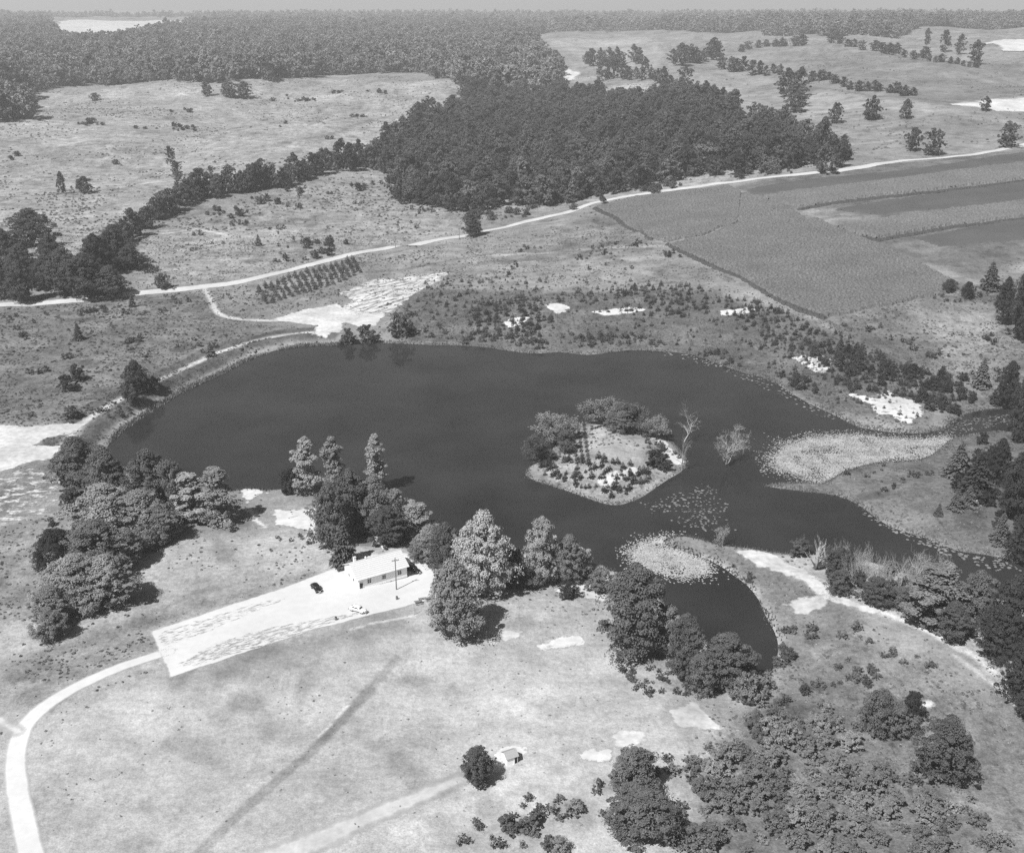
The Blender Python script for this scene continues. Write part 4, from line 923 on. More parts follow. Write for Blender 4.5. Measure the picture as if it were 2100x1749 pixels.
for x, t, b, w, lab in [(1612,142,196,50,'left tree of the dark clump on the knoll'),(1640,140,196,46,'right tree of the dark clump on the knoll'),(1628,165,215,50,'front tree of the dark clump on the knoll'),(1634,186,228,44,'tree just below the dark knoll clump'),
    (1610,214,256,28,'small tree lowest in the line under the knoll clump'),(1713,211,251,30,'first of three lone trees right of the knoll'),(1788,197,243,40,'largest of three lone trees right of the knoll'),(1857,204,242,30,'last of three lone trees right of the knoll'),
    (2020,198,226,26,'round dark tree at the end of the pale strip'),(1870,262,308,34,'left of two ragged trees above the road'),(1912,264,316,44,'right of two ragged trees above the road'),(1690,296,352,50,'tree at the right tip of the wood by the road'),
    (1722,290,340,40,'last tree of the wood tip by the road'),(1685,242,320,46,'tall pointed tree at the right end of the wood'),(1462,175,215,30,'pale tree standing out of the wood top'),(1405,135,185,36,'tall tree at the back of the wood'),
    (2065,250,300,50,'blurred dark tree at the right edge above the road'),(350,300,335,22,'lone tree in the upper left pasture'),(128,352,395,22,'lone slim tree in the upper left pasture, right of the first'),(175,362,395,46,'spreading tree beside the lone slim tree'),
    (1900,60,92,20,'leftmost poplar of the far row'),(1935,64,105,24,'second poplar of the far row'),(1968,72,110,24,'third poplar of the far row'),(2000,84,128,34,'biggest poplar of the far row'),
    (470,165,198,40,'left tree of the pair before the far forest'),(500,168,200,40,'right tree of the pair before the far forest'),(425,160,195,30,'tree left of the pair before the far forest'),(196,192,206,22,'dark bushy tree on the far pasture crest'),
    (20,130,200,70,'large dark tree at the left edge of the far pasture'),(-10,160,245,80,'cut-off dark tree at the left edge of the far pasture')]:
    mid_box(x, t, b, w, lab, FT, 0.09)
RH = [([(1380,130),(1430,128),(1480,112)], 16, 34, 34), ([(1480,140),(1560,152),(1600,150)], 15, 24, 22), ([(1665,165),(1700,166),(1740,182),(1790,186),(1840,192),(1878,197)], 16, 18, 22), ([(1520,104),(1600,92),(1660,98)], 18, 18, 24),
      ([(1200,130),(1250,135),(1300,128),(1330,145)], 16, 32, 26), ([(1230,165),(1290,160),(1340,165),(1400,190)], 15, 32, 26), ([(1700,86),(1760,100),(1800,104),(1860,118),(1900,122)], 18, 18, 22), ([(1905,128),(1960,132),(2010,138)], 14, 14, 16)]
RHN = ['dark clump left of the far hedges', 'hedge ending at the knoll clump', 'hedge right of the knoll clump', 'short hedge under the far forest', 'loose row behind the wood', 'row on the back wood edge', 'hedge left of the far poplars', 'low hedge under the far poplars']
for i, (ln, st, h, w) in enumerate(RH):
    row(ln, st, h, w, 'small tree in the ' + RHN[i], RHN[i], 0.09, 60 + i, 3)

# the wood: the largest 300 trees one by one, the rest as one mass
WOOD = [(812,405),(790,350),(800,310),(860,278),(930,240),(960,205),(1010,192),(1130,185),(1200,205),(1260,210),(1400,210),(1500,235),(1540,272),(1620,292),(1700,300),(1738,330),(1690,338),(1600,348),(1480,362),(1330,384),(1190,416),(1110,430),(1000,430),(930,432),(870,418)]
def jgrid(poly, step, rng, grow=0.0):
    x0, y0 = poly.min(0) - grow; x1, y1 = poly.max(0) + grow
    X, Y = np.meshgrid(np.arange(x0, x1, step), np.arange(y0, y1, step)); X = X + rng.uniform(-.42, .42, X.shape) * step; Y = Y + rng.uniform(-.42, .42, X.shape) * step
    m = sdf(X, Y, poly) > -grow; return np.stack([X[m], Y[m]], 1)
_wr = np.random.default_rng(77)
def ragged(pts, poly, amp, wl, seed): return pts[sdf(pts[:, 0], pts[:, 1], poly) + (vnoise(pts[:, 0], pts[:, 1], wl, seed) - 0.42) * amp > 0]
WP = XY(WOOD); wpts = ragged(jgrid(WP, 9.6, _wr, 20), WP, 50, 38, 8); wpts = wpts[(vnoise(wpts[:, 0], wpts[:, 1], 26, 12) < 0.86) & (linedist(wpts[:, 0], wpts[:, 1], smooth_line(XY(ROAD), 3)) > 16)]; wpts = wpts[np.argsort(wpts[:, 1] + 0.0 * wpts[:, 0])]
for q in wpts[:300]:
    k = _wr.uniform(.55, 1.15) if _wr.random() < .75 else _wr.uniform(1.15, 1.6); plant('midtree', (q[0], q[1], float(zt(*q))), 13.0 * k, 14.0 * k * _wr.uniform(.85, 1.2), 'wood_tree', 'leafy tree along the near front of the dense dark wood', 'tree', 'front trees of the dense wood', 0.10 * _wr.uniform(.55, 1.55))

def mass(name, label, pts, kind, size, tone, seed, sink=0.3):
    """many copies of a few tree shapes as one object"""
    rng = np.random.default_rng(seed); n = len(pts)
    me = bpy.data.meshes.new(name); me.vertices.add(n)
    V = np.stack([pts[:, 0], pts[:, 1], zt(pts[:, 0], pts[:, 1]) - sink], 1); me.vertices.foreach_set('co', V.astype(np.float32).ravel())
    k = size * np.where(rng.random(n) < .75, rng.uniform(.6, 1.15, n), rng.uniform(1.15, 1.55, n)); add_attr(me, 'size', k); add_attr(me, 'turn', rng.uniform(0, 6.283, n))
    ia = me.attributes.new('which', 'INT', 'POINT'); ia.data.foreach_set('value', rng.integers(0, len(PROTO[kind]), n).astype(np.int32))
    pc = bpy.data.collections.new(name + '_shapes')
    for i, pr in enumerate(PROTO[kind]):
        po = bpy.data.objects.new('%s_shape_%d' % (name, i), pr['mesh']); po.color = (tone, tone, tone, 1); pc.objects.link(po)
    g = bpy.data.node_groups.new(name, 'GeometryNodeTree')
    g.interface.new_socket('Geometry', in_out='INPUT', socket_type='NodeSocketGeometry'); g.interface.new_socket('Geometry', in_out='OUTPUT', socket_type='NodeSocketGeometry')
    N = g.nodes.new; gin, gout = N('NodeGroupInput'), N('NodeGroupOutput'); iop = N('GeometryNodeInstanceOnPoints'); ci = N('GeometryNodeCollectionInfo')
    ci.inputs['Collection'].default_value = pc; ci.inputs['Separate Children'].default_value = True; ci.inputs['Reset Children'].default_value = True
    def na(nm, dt):
        a = N('GeometryNodeInputNamedAttribute'); a.data_type = dt; a.inputs['Name'].default_value = nm; return a.outputs['Attribute']
    L = g.links.new; L(gin.outputs[0], iop.inputs['Points']); L(ci.outputs[0], iop.inputs['Instance']); iop.inputs['Pick Instance'].default_value = True
    L(na('which', 'INT'), iop.inputs['Instance Index']); cx = N('ShaderNodeCombineXYZ'); L(na('turn', 'FLOAT'), cx.inputs['Z'])
    L(cx.outputs[0], iop.inputs['Rotation']); L(na('size', 'FLOAT'), iop.inputs['Scale']); L(iop.outputs[0], gout.inputs[0])
    o = link(bpy.data.objects.new(name, me)); md = o.modifiers.new('trees', 'NODES'); md.node_group = g; o.color = (tone, tone, tone, 1)
    return tag(o, label, kind='stuff')
scatter('bush', [(960,440),(1110,432),(1300,392),(1480,366),(1640,348),(1660,356),(1480,374),(1300,402),(1160,436),(1000,468)], 60, 4.5, 3.6, 'fringe_bush', 'bush in the loose fringe between the wood and the road', 'bush', 'bushy fringe of the wood', 0.12, 43)
prng = np.random.default_rng(91); pp = []
for px, n in [([(985,622),(1085,604),(1128,640),(1142,690),(1100,712),(1050,694),(985,684),(940,690)], 60), ([(1130,612),(1180,596),(1300,585),(1440,588),(1465,640),(1380,655),(1250,632),(1150,622)], 60), ([(1320,600),(1440,590),(1460,640),(1380,650)], 30), ([(1450,600),(1560,620),(1640,652),(1760,720),(1680,750),(1600,735),(1560,690)], 150), ([(1650,700),(1760,720),(1900,765),(1990,800),(1930,850),(1850,820),(1740,800),(1680,765)], 140), ([(1700,670),(1830,740),(1960,790),(1880,770),(1740,710)], 60), ([(820,600),(960,572),(1300,575),(1600,620),(1560,740),(1350,705),(1100,712),(840,690)], 330), ([(1500,640),(1700,700),(1900,790),(1880,870),(1700,830),(1560,760)], 120)]:
    pp.append(inside(XY(px), n, prng, 1.2))
mass('pine_seedlings', 'smaller pines filling the planted far-shore slopes', np.concatenate(pp), 'youngpine', 0.72, 0.06, 9)
mass('wood', 'dense dark wood covering the hill beyond the dirt road', wpts[300:], 'midtree', 1.1, 0.105, 5)
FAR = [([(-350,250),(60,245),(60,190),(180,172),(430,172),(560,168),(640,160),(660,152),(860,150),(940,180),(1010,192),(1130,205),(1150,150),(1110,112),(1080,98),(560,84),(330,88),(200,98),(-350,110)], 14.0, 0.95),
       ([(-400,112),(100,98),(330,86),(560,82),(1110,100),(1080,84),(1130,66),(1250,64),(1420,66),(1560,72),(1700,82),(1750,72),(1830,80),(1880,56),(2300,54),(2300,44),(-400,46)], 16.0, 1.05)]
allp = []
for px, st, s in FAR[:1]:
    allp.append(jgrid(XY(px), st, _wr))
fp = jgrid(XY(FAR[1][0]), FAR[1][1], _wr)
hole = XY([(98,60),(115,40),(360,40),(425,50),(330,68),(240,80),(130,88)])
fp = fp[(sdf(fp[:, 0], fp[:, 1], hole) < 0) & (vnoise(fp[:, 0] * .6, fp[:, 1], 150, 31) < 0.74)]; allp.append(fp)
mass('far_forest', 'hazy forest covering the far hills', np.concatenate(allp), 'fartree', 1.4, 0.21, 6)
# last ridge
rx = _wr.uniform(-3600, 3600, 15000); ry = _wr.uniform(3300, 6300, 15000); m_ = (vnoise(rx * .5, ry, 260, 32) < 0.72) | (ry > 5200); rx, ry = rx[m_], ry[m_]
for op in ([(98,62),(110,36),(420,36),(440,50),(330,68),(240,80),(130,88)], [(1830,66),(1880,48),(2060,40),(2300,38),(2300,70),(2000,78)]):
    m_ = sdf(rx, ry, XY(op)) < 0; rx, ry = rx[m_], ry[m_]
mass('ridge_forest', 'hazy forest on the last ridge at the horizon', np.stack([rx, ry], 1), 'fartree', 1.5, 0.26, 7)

# weeds and grass tufts that roughen the pastures
def proto_tuft(seed):
    rng = np.random.default_rng(seed); n = 16; d = unit(rng.normal(size=(n, 3))); d[:, 2] = np.abs(d[:, 2])
    V, Q = leaf_quads(d * np.array([.5, .5, .38]) * rng.uniform(.5, 1, n)[:, None], d + np.array([0, 0, .3]) + rng.normal(size=(n, 3)) * .3, rng.uniform(.35, .6, n), rng)
    PROTO.setdefault('tuft', []).append(dict(H=.5, W=1, mesh=mesh_np('tuft', V, Q, 4, [M['leaf']])))
for i in range(3): proto_tuft(200 + i)
road_w = smooth_line(XY(ROAD), 3); lot_w = XY([(310,1295),(640,1183),(735,1140),(832,1133),(899,1190),(868,1233),(560,1318),(350,1388)]); drive_w = XY([(345,1336),(190,1392),(75,1462),(32,1555),(50,1690),(85,1840)])
sand_w = [XY(px) for _, px, mk, _ in SANDS if mk in ('sand', 'sandbroken')]
crop_w = XY([(1222,425),(1480,378),(2140,305),(2140,490),(1990,592),(1690,655),(1370,502),(1330,490)])
def tufts(name, label, n, ylo, yhi, size, tone_, seed, thr, wl, rmin, lohi=(0, 1)):
    rng = np.random.default_rng(seed)
    y = ylo * (yhi / ylo) ** rng.random(n * 3); x = rng.uniform(-1, 1, n * 3) * (60 + 0.50 * y)
    r = np.clip(np.searchsorted(rows, y) - 1, 0, len(rows) - 2); c = np.clip(((x / halfw(y) + 1) / 2 * (NC - 1)).astype(int), 0, NC - 1)
    ok = (zt(x, y) > 0.25) & (0.6 * vnoise(x, y, wl, seed) + 0.4 * vnoise(x, y, wl * .3, seed + 1) + 0.35 * rng.random(n * 3) > thr) & (rough[r, c] * rng.uniform(.5, 1.5, n * 3) > rmin)
    x, y = x[ok], y[ok]
    ok = (linedist(x, y, road_w) > 5) & (sdf(x, y, lot_w) < -1) & (linedist(x, y, drive_w) > 3.5) & (sdf(x, y, crop_w) < 0)
    for sw in sand_w: ok &= sdf(x, y, sw) < 0.4
    x, y = x[ok][:n], y[ok][:n]
    mass(name, label, np.stack([x, y], 1), 'tuft', size, tone_, seed, 0.05)
tufts('meadow_weeds', 'pale weeds in the near meadows', 1500, 150, 320, 0.5, 0.32, 301, 0.70, 9, 0.12)
tufts('meadow_weeds', 'dark weed tufts in the rough near pastures', 8000, 170, 340, 0.8, 0.18, 302, 0.72, 12, 0.4)
tufts('pasture_weeds', 'weeds roughening the slopes around the pond', 26000, 330, 680, 0.9, 0.15, 303, 0.68, 11, 0.35)
tufts('pasture_weeds', 'dark weed clumps on the slopes around the pond', 7000, 330, 760, 1.4, 0.11, 304, 0.84, 28, 0.4)
tufts('pasture_weeds', 'weed patches on the far pastures', 12000, 680, 1700, 1.9, 0.165, 305, 0.80, 45, 0.35)

# lily pads and reeds
def pads(label, px, n, size, tone, seed, edge_soft=6.0):
    rng = np.random.default_rng(seed); poly = flat(px); x0, y0 = poly.min(0) - edge_soft; x1, y1 = poly.max(0) + edge_soft
    X = rng.uniform(x0, x1, n * 4); Y = rng.uniform(y0, y1, n * 4); E = sdf(X, Y, poly)
    wet = np.maximum(-sdf(X, Y, POND), sdf(X, Y, ISLE)) < -0.25
    pr = np.where(E > 0, 0.35 + 0.9 * smoothstep(vnoise(X, Y, 4.5, seed), .12, .5), np.exp(E / (edge_soft * .28)) * 0.8); m = (rng.random(len(X)) < pr) & wet; X, Y = X[m][:n], Y[m][:n]; k = len(X)
    S = size * rng.uniform(.55, 1.3, k); a0 = rng.uniform(0, 6.28, k); tilt = rng.normal(size=(k, 2)) * 0.10
    ang = np.linspace(0, 2 * np.pi, 7)[:-1]
    dx = np.cos(ang[None] + a0[:, None]) * S[:, None] / 2; dy = np.sin(ang[None] + a0[:, None]) * S[:, None] / 2
    dz = dx * tilt[:, :1] + dy * tilt[:, 1:]; dz -= dz.min(1, keepdims=True)
    V = np.stack([X[:, None] + dx, Y[:, None] + dy, 0.02 + dz + rng.uniform(0, .05, k)[:, None]], -1).reshape(-1, 3)
    o = link(bpy.data.objects.new('lily_pads', mesh_np('lily_pads', V, np.arange(6 * k).reshape(-1, 6), 6, [M['pad']]))); o.color = (tone, tone, tone, 1)
    return tag(o, label, kind='stuff')
pads('large pale bed of floating lily pads by the marsh', [(1592,940),(1620,915),(1680,898),(1760,896),(1830,902),(1900,905),(1945,900),(1940,920),(1900,940),(1830,935),(1770,950),(1730,975),(1690,990),(1640,970),(1600,960)], 30000, 0.40, 0.36, 1, 7)
pads('small pale bed of lily pads inside the spit', [(1300,1130),(1330,1112),(1380,1104),(1400,1125),(1450,1160),(1445,1172),(1390,1180),(1330,1165),(1305,1150)], 7500, 0.40, 0.36, 2, 5)
pads('scattered lily pads in the shallows below the island', [(1400,1010),(1460,1000),(1480,1050),(1450,1090),(1380,1060),(1340,1040)], 260, 0.7, 0.22, 3, 5)
pads('fringe of lily pads along the far right shore', [(1330,716),(1420,724),(1480,748),(1570,776),(1640,815),(1720,858),(1700,862),(1600,808),(1540,782),(1450,750),(1400,736)], 420, 0.9, 0.2, 4, 3)
pads('fringe of lily pads along the marsh channel', [(1780,1056),(1840,1090),(1910,1110),(1990,1136),(2080,1160),(2060,1170),(1960,1140),(1880,1112),(1800,1072)], 300, 0.9, 0.2, 5, 2)
pads('thin lily pads in the backwater behind the sand bank', [(1900,875),(1960,862),(2080,850),(2080,866),(1960,890)], 260, 0.7, 0.17, 6, 2)
def reeds(label, line_px, n, width, hgt, tone, seed, world=None, inland=0.5):
    rng = np.random.default_rng(seed); L = flat(line_px) if world is None else world
    s = np.r_[0, np.cumsum(np.linalg.norm(np.diff(L, axis=0), axis=1))]; d = rng.uniform(0, s[-1], n)
    X = np.interp(d, s, L[:, 0]) + rng.normal(size=n) * width; Y = np.interp(d, s, L[:, 1]) + rng.normal(size=n) * width
    Z = np.maximum(zt(X, Y), -0.3); ok = (zt(X, Y) > -0.5) & (vnoise(X, Y, 7.0, seed) + 0.4 * rng.random(n) > 0.5); X, Y, Z = X[ok], Y[ok], Z[ok]; k = len(X)
    a = rng.uniform(0, 3.14, k); w = rng.uniform(.12, .3, k); h = hgt * rng.uniform(.5, 1.25, k); lx = rng.normal(size=k) * .25 * h; ly = rng.normal(size=k) * .25 * h
    c, sn = np.cos(a) * w, np.sin(a) * w
    V = np.stack([np.stack([X - c, Y - sn, Z], 1), np.stack([X + c, Y + sn, Z], 1), np.stack([X + c * .3 + lx, Y + sn * .3 + ly, Z + h], 1), np.stack([X - c * .3 + lx, Y - sn * .3 + ly, Z + h], 1)], 1).reshape(-1, 3)
    o = link(bpy.data.objects.new('shore_reeds', mesh_np('shore_reeds', V, np.arange(4 * k).reshape(-1, 4), 4, [M['leaf']]))); o.color = (tone, tone, tone, 1)
    return tag(o, label, kind='stuff')
pw = smooth_line(flat(POND_PX), 3, True)
reeds('cattails and weeds fringing the dam shore', POND_PX[:10], 5200, 0.8, 0.9, 0.15, 1)
reeds('weeds fringing the far shore', POND_PX[9:36], 6000, 1.1, 0.6, 0.13, 2)
reeds('sedge fringing the marsh and channel', POND_PX[36:62], 4000, 1.0, 0.55, 0.14, 3)
reeds('weeds along the near shore and spit', POND_PX[62:], 4500, 1.0, 0.6, 0.13, 4)
reeds('grass fringing the island', ISLE_PX + ISLE_PX[:1], 3000, 0.6, 0.4, 0.2, 5)

# ------------------------------------------------------------------ house, shed, cars and small things
def box(x0, x1, y0, y1, z0, z1):
    V = np.array([(x, y, z) for z in (z0, z1) for y in (y0, y1) for x in (x0, x1)], float)
    return V, np.array([(0, 2, 3, 1), (4, 5, 7, 6), (0, 1, 5, 4), (2, 6, 7, 3), (0, 4, 6, 2), (1, 3, 7, 5)])
def part(name, pieces, mat, parent, bevel=0.0, label=None, smooth=False):
    V, Fc, _ = join([(v, f, 0) for v, f in pieces]); me = mesh_py(name, V, Fc, [mat], smooth=smooth)
    o = link(bpy.data.objects.new(name, me), parent)
    if bevel: b = o.modifiers.new('bevel', 'BEVEL'); b.width = bevel; b.segments = 2; b.limit_method = 'ANGLE'
    if label: o['label'] = label
    return o
def thing(name, label, cat, loc, rz=0.0, group=None):
    o = bpy.data.objects.new(name, None); o.empty_display_size = 0.5; link(o); o.location = tuple(loc); o.rotation_euler = (0, 0, rz)
    return tag(o, label, cat, group)
def poly_mesh(name, V, Fc, mat, parent):
    o = link(bpy.data.objects.new(name, mesh_py(name, V, Fc, [mat])), parent); return o

hl, hr = P1(735, 1208), P1(835, 1184)
hrz = math.atan2(hr[1] - hl[1], hr[0] - hl[0]); HL_ = float(np.hypot(*(hr - hl)[:2])); hz = min(hl[2], hr[2])
house = thing('house', 'long white gabled house with pale roof in the gravel lot', 'house', (hl[0], hl[1], hz), hrz)
W_, Hw, Rr = 8.6, 3.6, 2.3
wv = [(0,0,-1.5),(HL_,0,-1.5),(HL_,W_,-1.5),(0,W_,-1.5),(0,0,Hw),(HL_,0,Hw),(HL_,W_,Hw),(0,W_,Hw),(0,W_/2,Hw+Rr-.12),(HL_,W_/2,Hw+Rr-.12)]
wall = poly_mesh('wall', wv, [(0,1,5,4),(1,2,6,9,5),(2,3,7,6),(3,0,4,8,7)], M['white'], house)
part('foundation', [box(-.06, HL_ + .06, -.06, W_ + .06, -1.5, 0.45)], M['concrete'], house)
sl = Rr / (W_ / 2); ov = 0.45
for sgn in (0, 1):
    ye = -ov if sgn == 0 else W_ + ov; ze = Hw - sl * ov
    V = [(-.5, ye, ze), (HL_ + .5, ye, ze), (HL_ + .5, W_ / 2, Hw + Rr), (-.5, W_ / 2, Hw + Rr)]; V += [(x, y, z + .16) for x, y, z in V]
    Fc = [(0,3,2,1),(4,5,6,7),(0,1,5,4),(1,2,6,5),(2,3,7,6),(3,0,4,7)]
    rf = poly_mesh('roof_slope', V, Fc, M['roof'], house)
    if sgn == 0:
        # faint shingle courses
        for k in range(1, 9):
            yy = ye + (W_ / 2 - ye) * k / 9; zz = ze + (Hw + Rr - ze) * k / 9 + .16
            part('shingle_course', [box(-.49, HL_ + .49, yy - .05, yy + .02, zz - .06, zz + .035)], M['roof'], house)
part('ridge_cap', [box(-.5, HL_ + .5, W_ / 2 - .13, W_ / 2 + .13, Hw + Rr + .05, Hw + Rr + .2)], M['roof'], house)
ch = part('chimney', [box(1.0, 1.6, W_ / 2 + .1, W_ / 2 + .7, Hw + 1.2, Hw + Rr + 1.2)], M['white'], house); part('chimney_cap', [box(.93, 1.67, W_ / 2 + .03, W_ / 2 + .77, Hw + Rr + 1.2, Hw + Rr + 1.32)], M['concrete'], ch)
part('roof_vent', [box(4.0, 4.3, W_ / 2 - .1, W_ / 2 + .2, Hw + Rr, Hw + Rr + .8)], M['white'], house)
part('gutter', [box(-.5, HL_ + .5, -ov - .12, -ov - .003, Hw - sl * ov - .02, Hw - sl * ov + .12)], M['white'], house)
dr = part('door', [box(.35, 1.25, -.06, -.01, .05, 2.1)], M['dark'], house, label='dark front door at the left end')
part('door_frame', [box(.22, .35, -.09, -.005, .0, 2.22), box(1.25, 1.38, -.09, -.005, .0, 2.22), box(.22, 1.38, -.09, -.005, 2.223, 2.35)], M['white'], dr)
part('door_handle', [box(1.1, 1.16, -.13, -.07, 1.0, 1.06)], M['chrome'], dr)
part('step', [box(.0, 1.6, -1.1, -.07, -.6, .04)], M['concrete'], house)
def house_window(parent, x, z, w, h, y=-.05):
    wd = part('window', [box(x, x + w, y, y + .04, z, z + h)], M['glass'], parent)
    part('frame', [box(x - .1, x, y - .05, y + .045, z - .1, z + h + .1), box(x + w, x + w + .1, y - .05, y + .045, z - .1, z + h + .1), box(x + .003, x + w - .003, y - .048, y + .043, z - .1, z - .002), box(x + .003, x + w - .003, y - .048, y + .043, z + h + .002, z + h + .1)], M['white'], wd)
    part('muntin', [box(x + w / 2 - .03, x + w / 2 + .03, y - .03, y - .003, z + .003, z + h - .003), box(x + .003, x + w - .003, y - .028, y - .004, z + h / 2 - .03, z + h / 2 + .03)], M['white'], wd)
for fx in (0.22, 0.52, 0.84): house_window(house, HL_ * fx - .45, 1.55, 1.0, 1.05)
for fx in (0.30, 0.45, 0.64): part('basement_window', [box(HL_ * fx, HL_ * fx + .55, -.085, -.065, .08, .33)], M['glass'], house)
# windows on the left gable
for yy in (2.2, 5.2):
    gw = part('window', [(np.array([(-.05, yy, 1.5), (-.05, yy + .9, 1.5), (-.05, yy + .9, 2.5), (-.05, yy, 2.5)]), np.array([(0, 3, 2, 1)]))], M['glass'], house)
    part('frame', [box(-.08, -.01, yy - .09, yy - .002, 1.4, 2.6), box(-.08, -.01, yy + .902, yy + .99, 1.4, 2.6), box(-.078, -.012, yy, yy + .9, 1.4, 1.497), box(-.078, -.012, yy, yy + .9, 2.503, 2.6)], M['white'], gw)
pc = P1(845, 1150)
porch = thing('lean_to', 'low white lean-to roof at the far corner of the house', 'shed', (house.location[0] + math.cos(hrz) * (HL_ + .7) - math.sin(hrz) * 4.2, house.location[1] + math.sin(hrz) * (HL_ + .7) + math.cos(hrz) * 4.2, hz), hrz)
part('wall', [box(0, 2.2, 0, 3.2, -1.2, 1.9)], M['white'], porch); part('roof', [box(-.2, 2.45, -.2, 3.4, 1.92, 2.06)], M['white'], porch, .02); part('door', [box(.6, 1.4, -.05, -.003, 0, 1.75)], M['palewood'], porch)

def pole(x, y, hpx, label, group=None, r=.13, mat='wood', arm=True, name='utility_pole', cat='pole'):
    p = P1(x, y); s = pxm(p); h = hpx / (s * math.cos(math.atan2(CAM_H - p[2], p[1])))
    t = thing(name, label, cat, p, 0.3, group)
    v, f = tube([(0, 0, -.8), (0, 0, h * .5), (0, 0, h)], [r, r * .85, r * .65], 8); part('shaft', [(v, f)], M[mat], t, smooth=True)
    v, f = tube([(0, 0, h - .02), (0, 0, h + .03)], [r * .66, .01], 8); part('cap', [(v, f)], M[mat], t)
    if arm:
        a = part('crossarm', [box(-.9, .9, -r - .12, -r, h - .75, h - .6)], M['wood'], t)
        for q in (-.8, -.3, .3, .8): part('insulator', [box(q - .05, q + .05, -r - .1, -r - .02, h - .597, h - .42)], M['dark'], a)
    return t, p, h
pole(813, 1209, 64, 'tall dark utility pole in front of the house', arm=True, r=.16)
pole(848, 1261, 25, 'slim pale post at the parking lot edge', mat='palewood', arm=False, r=.07, name='post', cat='post')
pole(731, 1150, 32, 'thin white flagpole behind the left end of the house', mat='white', arm=False, r=.06, name='flagpole', cat='flagpole')
pole(811, 508, 24, 'utility pole by the road above the plantation', 'poles along the dirt road', r=.18)
pole(942, 490, 22, 'utility pole by the road near the wood corner', 'poles along the dirt road', r=.18)

def loft(sections, cap=True):
    V = np.concatenate([np.asarray(s, float) for s in sections]); n = len(sections[0]); Fc = []
    for i in range(len(sections) - 1):
        for k in range(n): Fc.append((i * n + k, i * n + (k + 1) % n, (i + 1) * n + (k + 1) % n, (i + 1) * n + k))
    return V, Fc, n
def rsec(x, w, z0, z1, e=3.0, n=16):
    out = []
    for k in range(n):
        a = 2 * math.pi * k / n; c, s = math.cos(a), math.sin(a)
        out.append((x, math.copysign(abs(c) ** (2 / e), c) * w / 2, (z0 + z1) / 2 + math.copysign(abs(s) ** (2 / e), s) * (z1 - z0) / 2))
    return out
def loft_obj(name, secs, mat, parent):
    V, Fc, n = loft(secs); Fc = [tuple(f) for f in Fc] + [tuple(range(n))[::-1], tuple(range(len(V) - n, len(V)))]
    me = mesh_py(name, V, Fc, [mat], smooth=True); bm = bmesh.new(); bm.from_mesh(me); bmesh.ops.recalc_face_normals(bm, faces=bm.faces[:]); bm.to_mesh(me); bm.free()
    return link(bpy.data.objects.new(name, me), parent)
def sedan(px, front_px, label, paint):
    p, q = P1(*px), P1(*front_px); rz = math.atan2(q[1] - p[1], q[0] - p[0])
    t = thing('parked_car', label, 'car', (p[0], p[1], p[2] + .04), rz, 'cars parked in the gravel lot')
    # x forward, rounded sedan with separate fenders, long hood and sloping back
    loft_obj('body', [rsec(-2.35, .9, .45, .75), rsec(-2.2, 1.35, .38, 1.0), rsec(-1.6, 1.55, .32, 1.15), rsec(-.4, 1.62, .3, 1.12), rsec(.7, 1.55, .3, 1.12), rsec(1.2, 1.25, .3, 1.1), rsec(1.9, 1.0, .32, 1.02), rsec(2.2, .78, .38, .92), rsec(2.28, .5, .45, .8)], paint, t)
    loft_obj('cabin', [rsec(-1.95, .9, .95, 1.12), rsec(-1.45, 1.3, .9, 1.46), rsec(-.7, 1.4, .9, 1.64), rsec(.1, 1.38, .9, 1.66), rsec(.55, 1.32, .9, 1.5), rsec(.95, 1.2, .95, 1.14)], paint, t)
    loft_obj('windshield', [rsec(.585, 1.1, 1.14, 1.43), rsec(.78, 1.14, 1.12, 1.36), rsec(.93, 1.1, 1.1, 1.2)], M['glass'], t)
    loft_obj('rear_window', [rsec(-1.86, .6, 1.16, 1.2), rsec(-1.66, .74, 1.14, 1.36), rsec(-1.46, .6, 1.3, 1.48)], M['glass'], t)
    for s in (-1, 1):
        for x0, x1 in ((-1.25, -.55), (-.45, .4)):
            part('side_window', [box(x0, x1, s * .66 if s > 0 else -.735, .735 if s > 0 else s * .66, 1.16, 1.44)], M['glass'], t, .03)
        for xc in (-1.45, 1.35):
            wh = thing_part('wheel', t, (xc, s * .68, .33)); v, f = tube([(0, -.09, 0), (0, .09, 0)], [.33, .33], 18)
            v2 = np.vstack([v, [(0, -.09, 0), (0, .09, 0)]]); f2 = [tuple(int(i) for i in a) for a in f] + [(k, (k + 1) % 18, 36) for k in range(18)] + [(18 + k, 18 + (k + 1) % 18, 37) for k in range(18)]
            link(bpy.data.objects.new('tyre', mesh_py('tyre', v2, f2, [M['rubber']])), wh)
            v, f = tube([(0, s * .093, 0), (0, s * .12, 0)], [.17, .02], 12); link(bpy.data.objects.new('hubcap', mesh_py('hubcap', v, f, [M['chrome']])), wh)
            loft_obj('fender', [rsec(xc - .62, .16, .3, .4, 2.2, 10), rsec(xc - .45, .36, .28, .74, 2.2, 10), rsec(xc - .1, .46, .3, .92, 2.2, 10), rsec(xc + .3, .44, .34, .84, 2.2, 10), rsec(xc + .58, .3, .36, .62, 2.2, 10)], paint, t).location = (0, s * .62, .06)
        hd = loft_obj('headlight', [rsec(1.78, .06, .78, .84, 2, 10), rsec(1.86, .2, .71, .91, 2, 10), rsec(1.98, .22, .70, .92, 2, 10), rsec(2.0, .17, .725, .895, 2, 10)], M['chrome'], t); hd.location = (0, s * .6, .03)
    part('bumper', [box(2.32, 2.4, -.8, .8, .36, .5)], M['chrome'], t, .03); part('bumper', [box(-2.5, -2.42, -.8, .8, .36, .5)], M['chrome'], t, .03)
    part('grille', [box(2.19, 2.3, -.26, .26, .45, .86)], M['chrome'], t, .04)
    return t
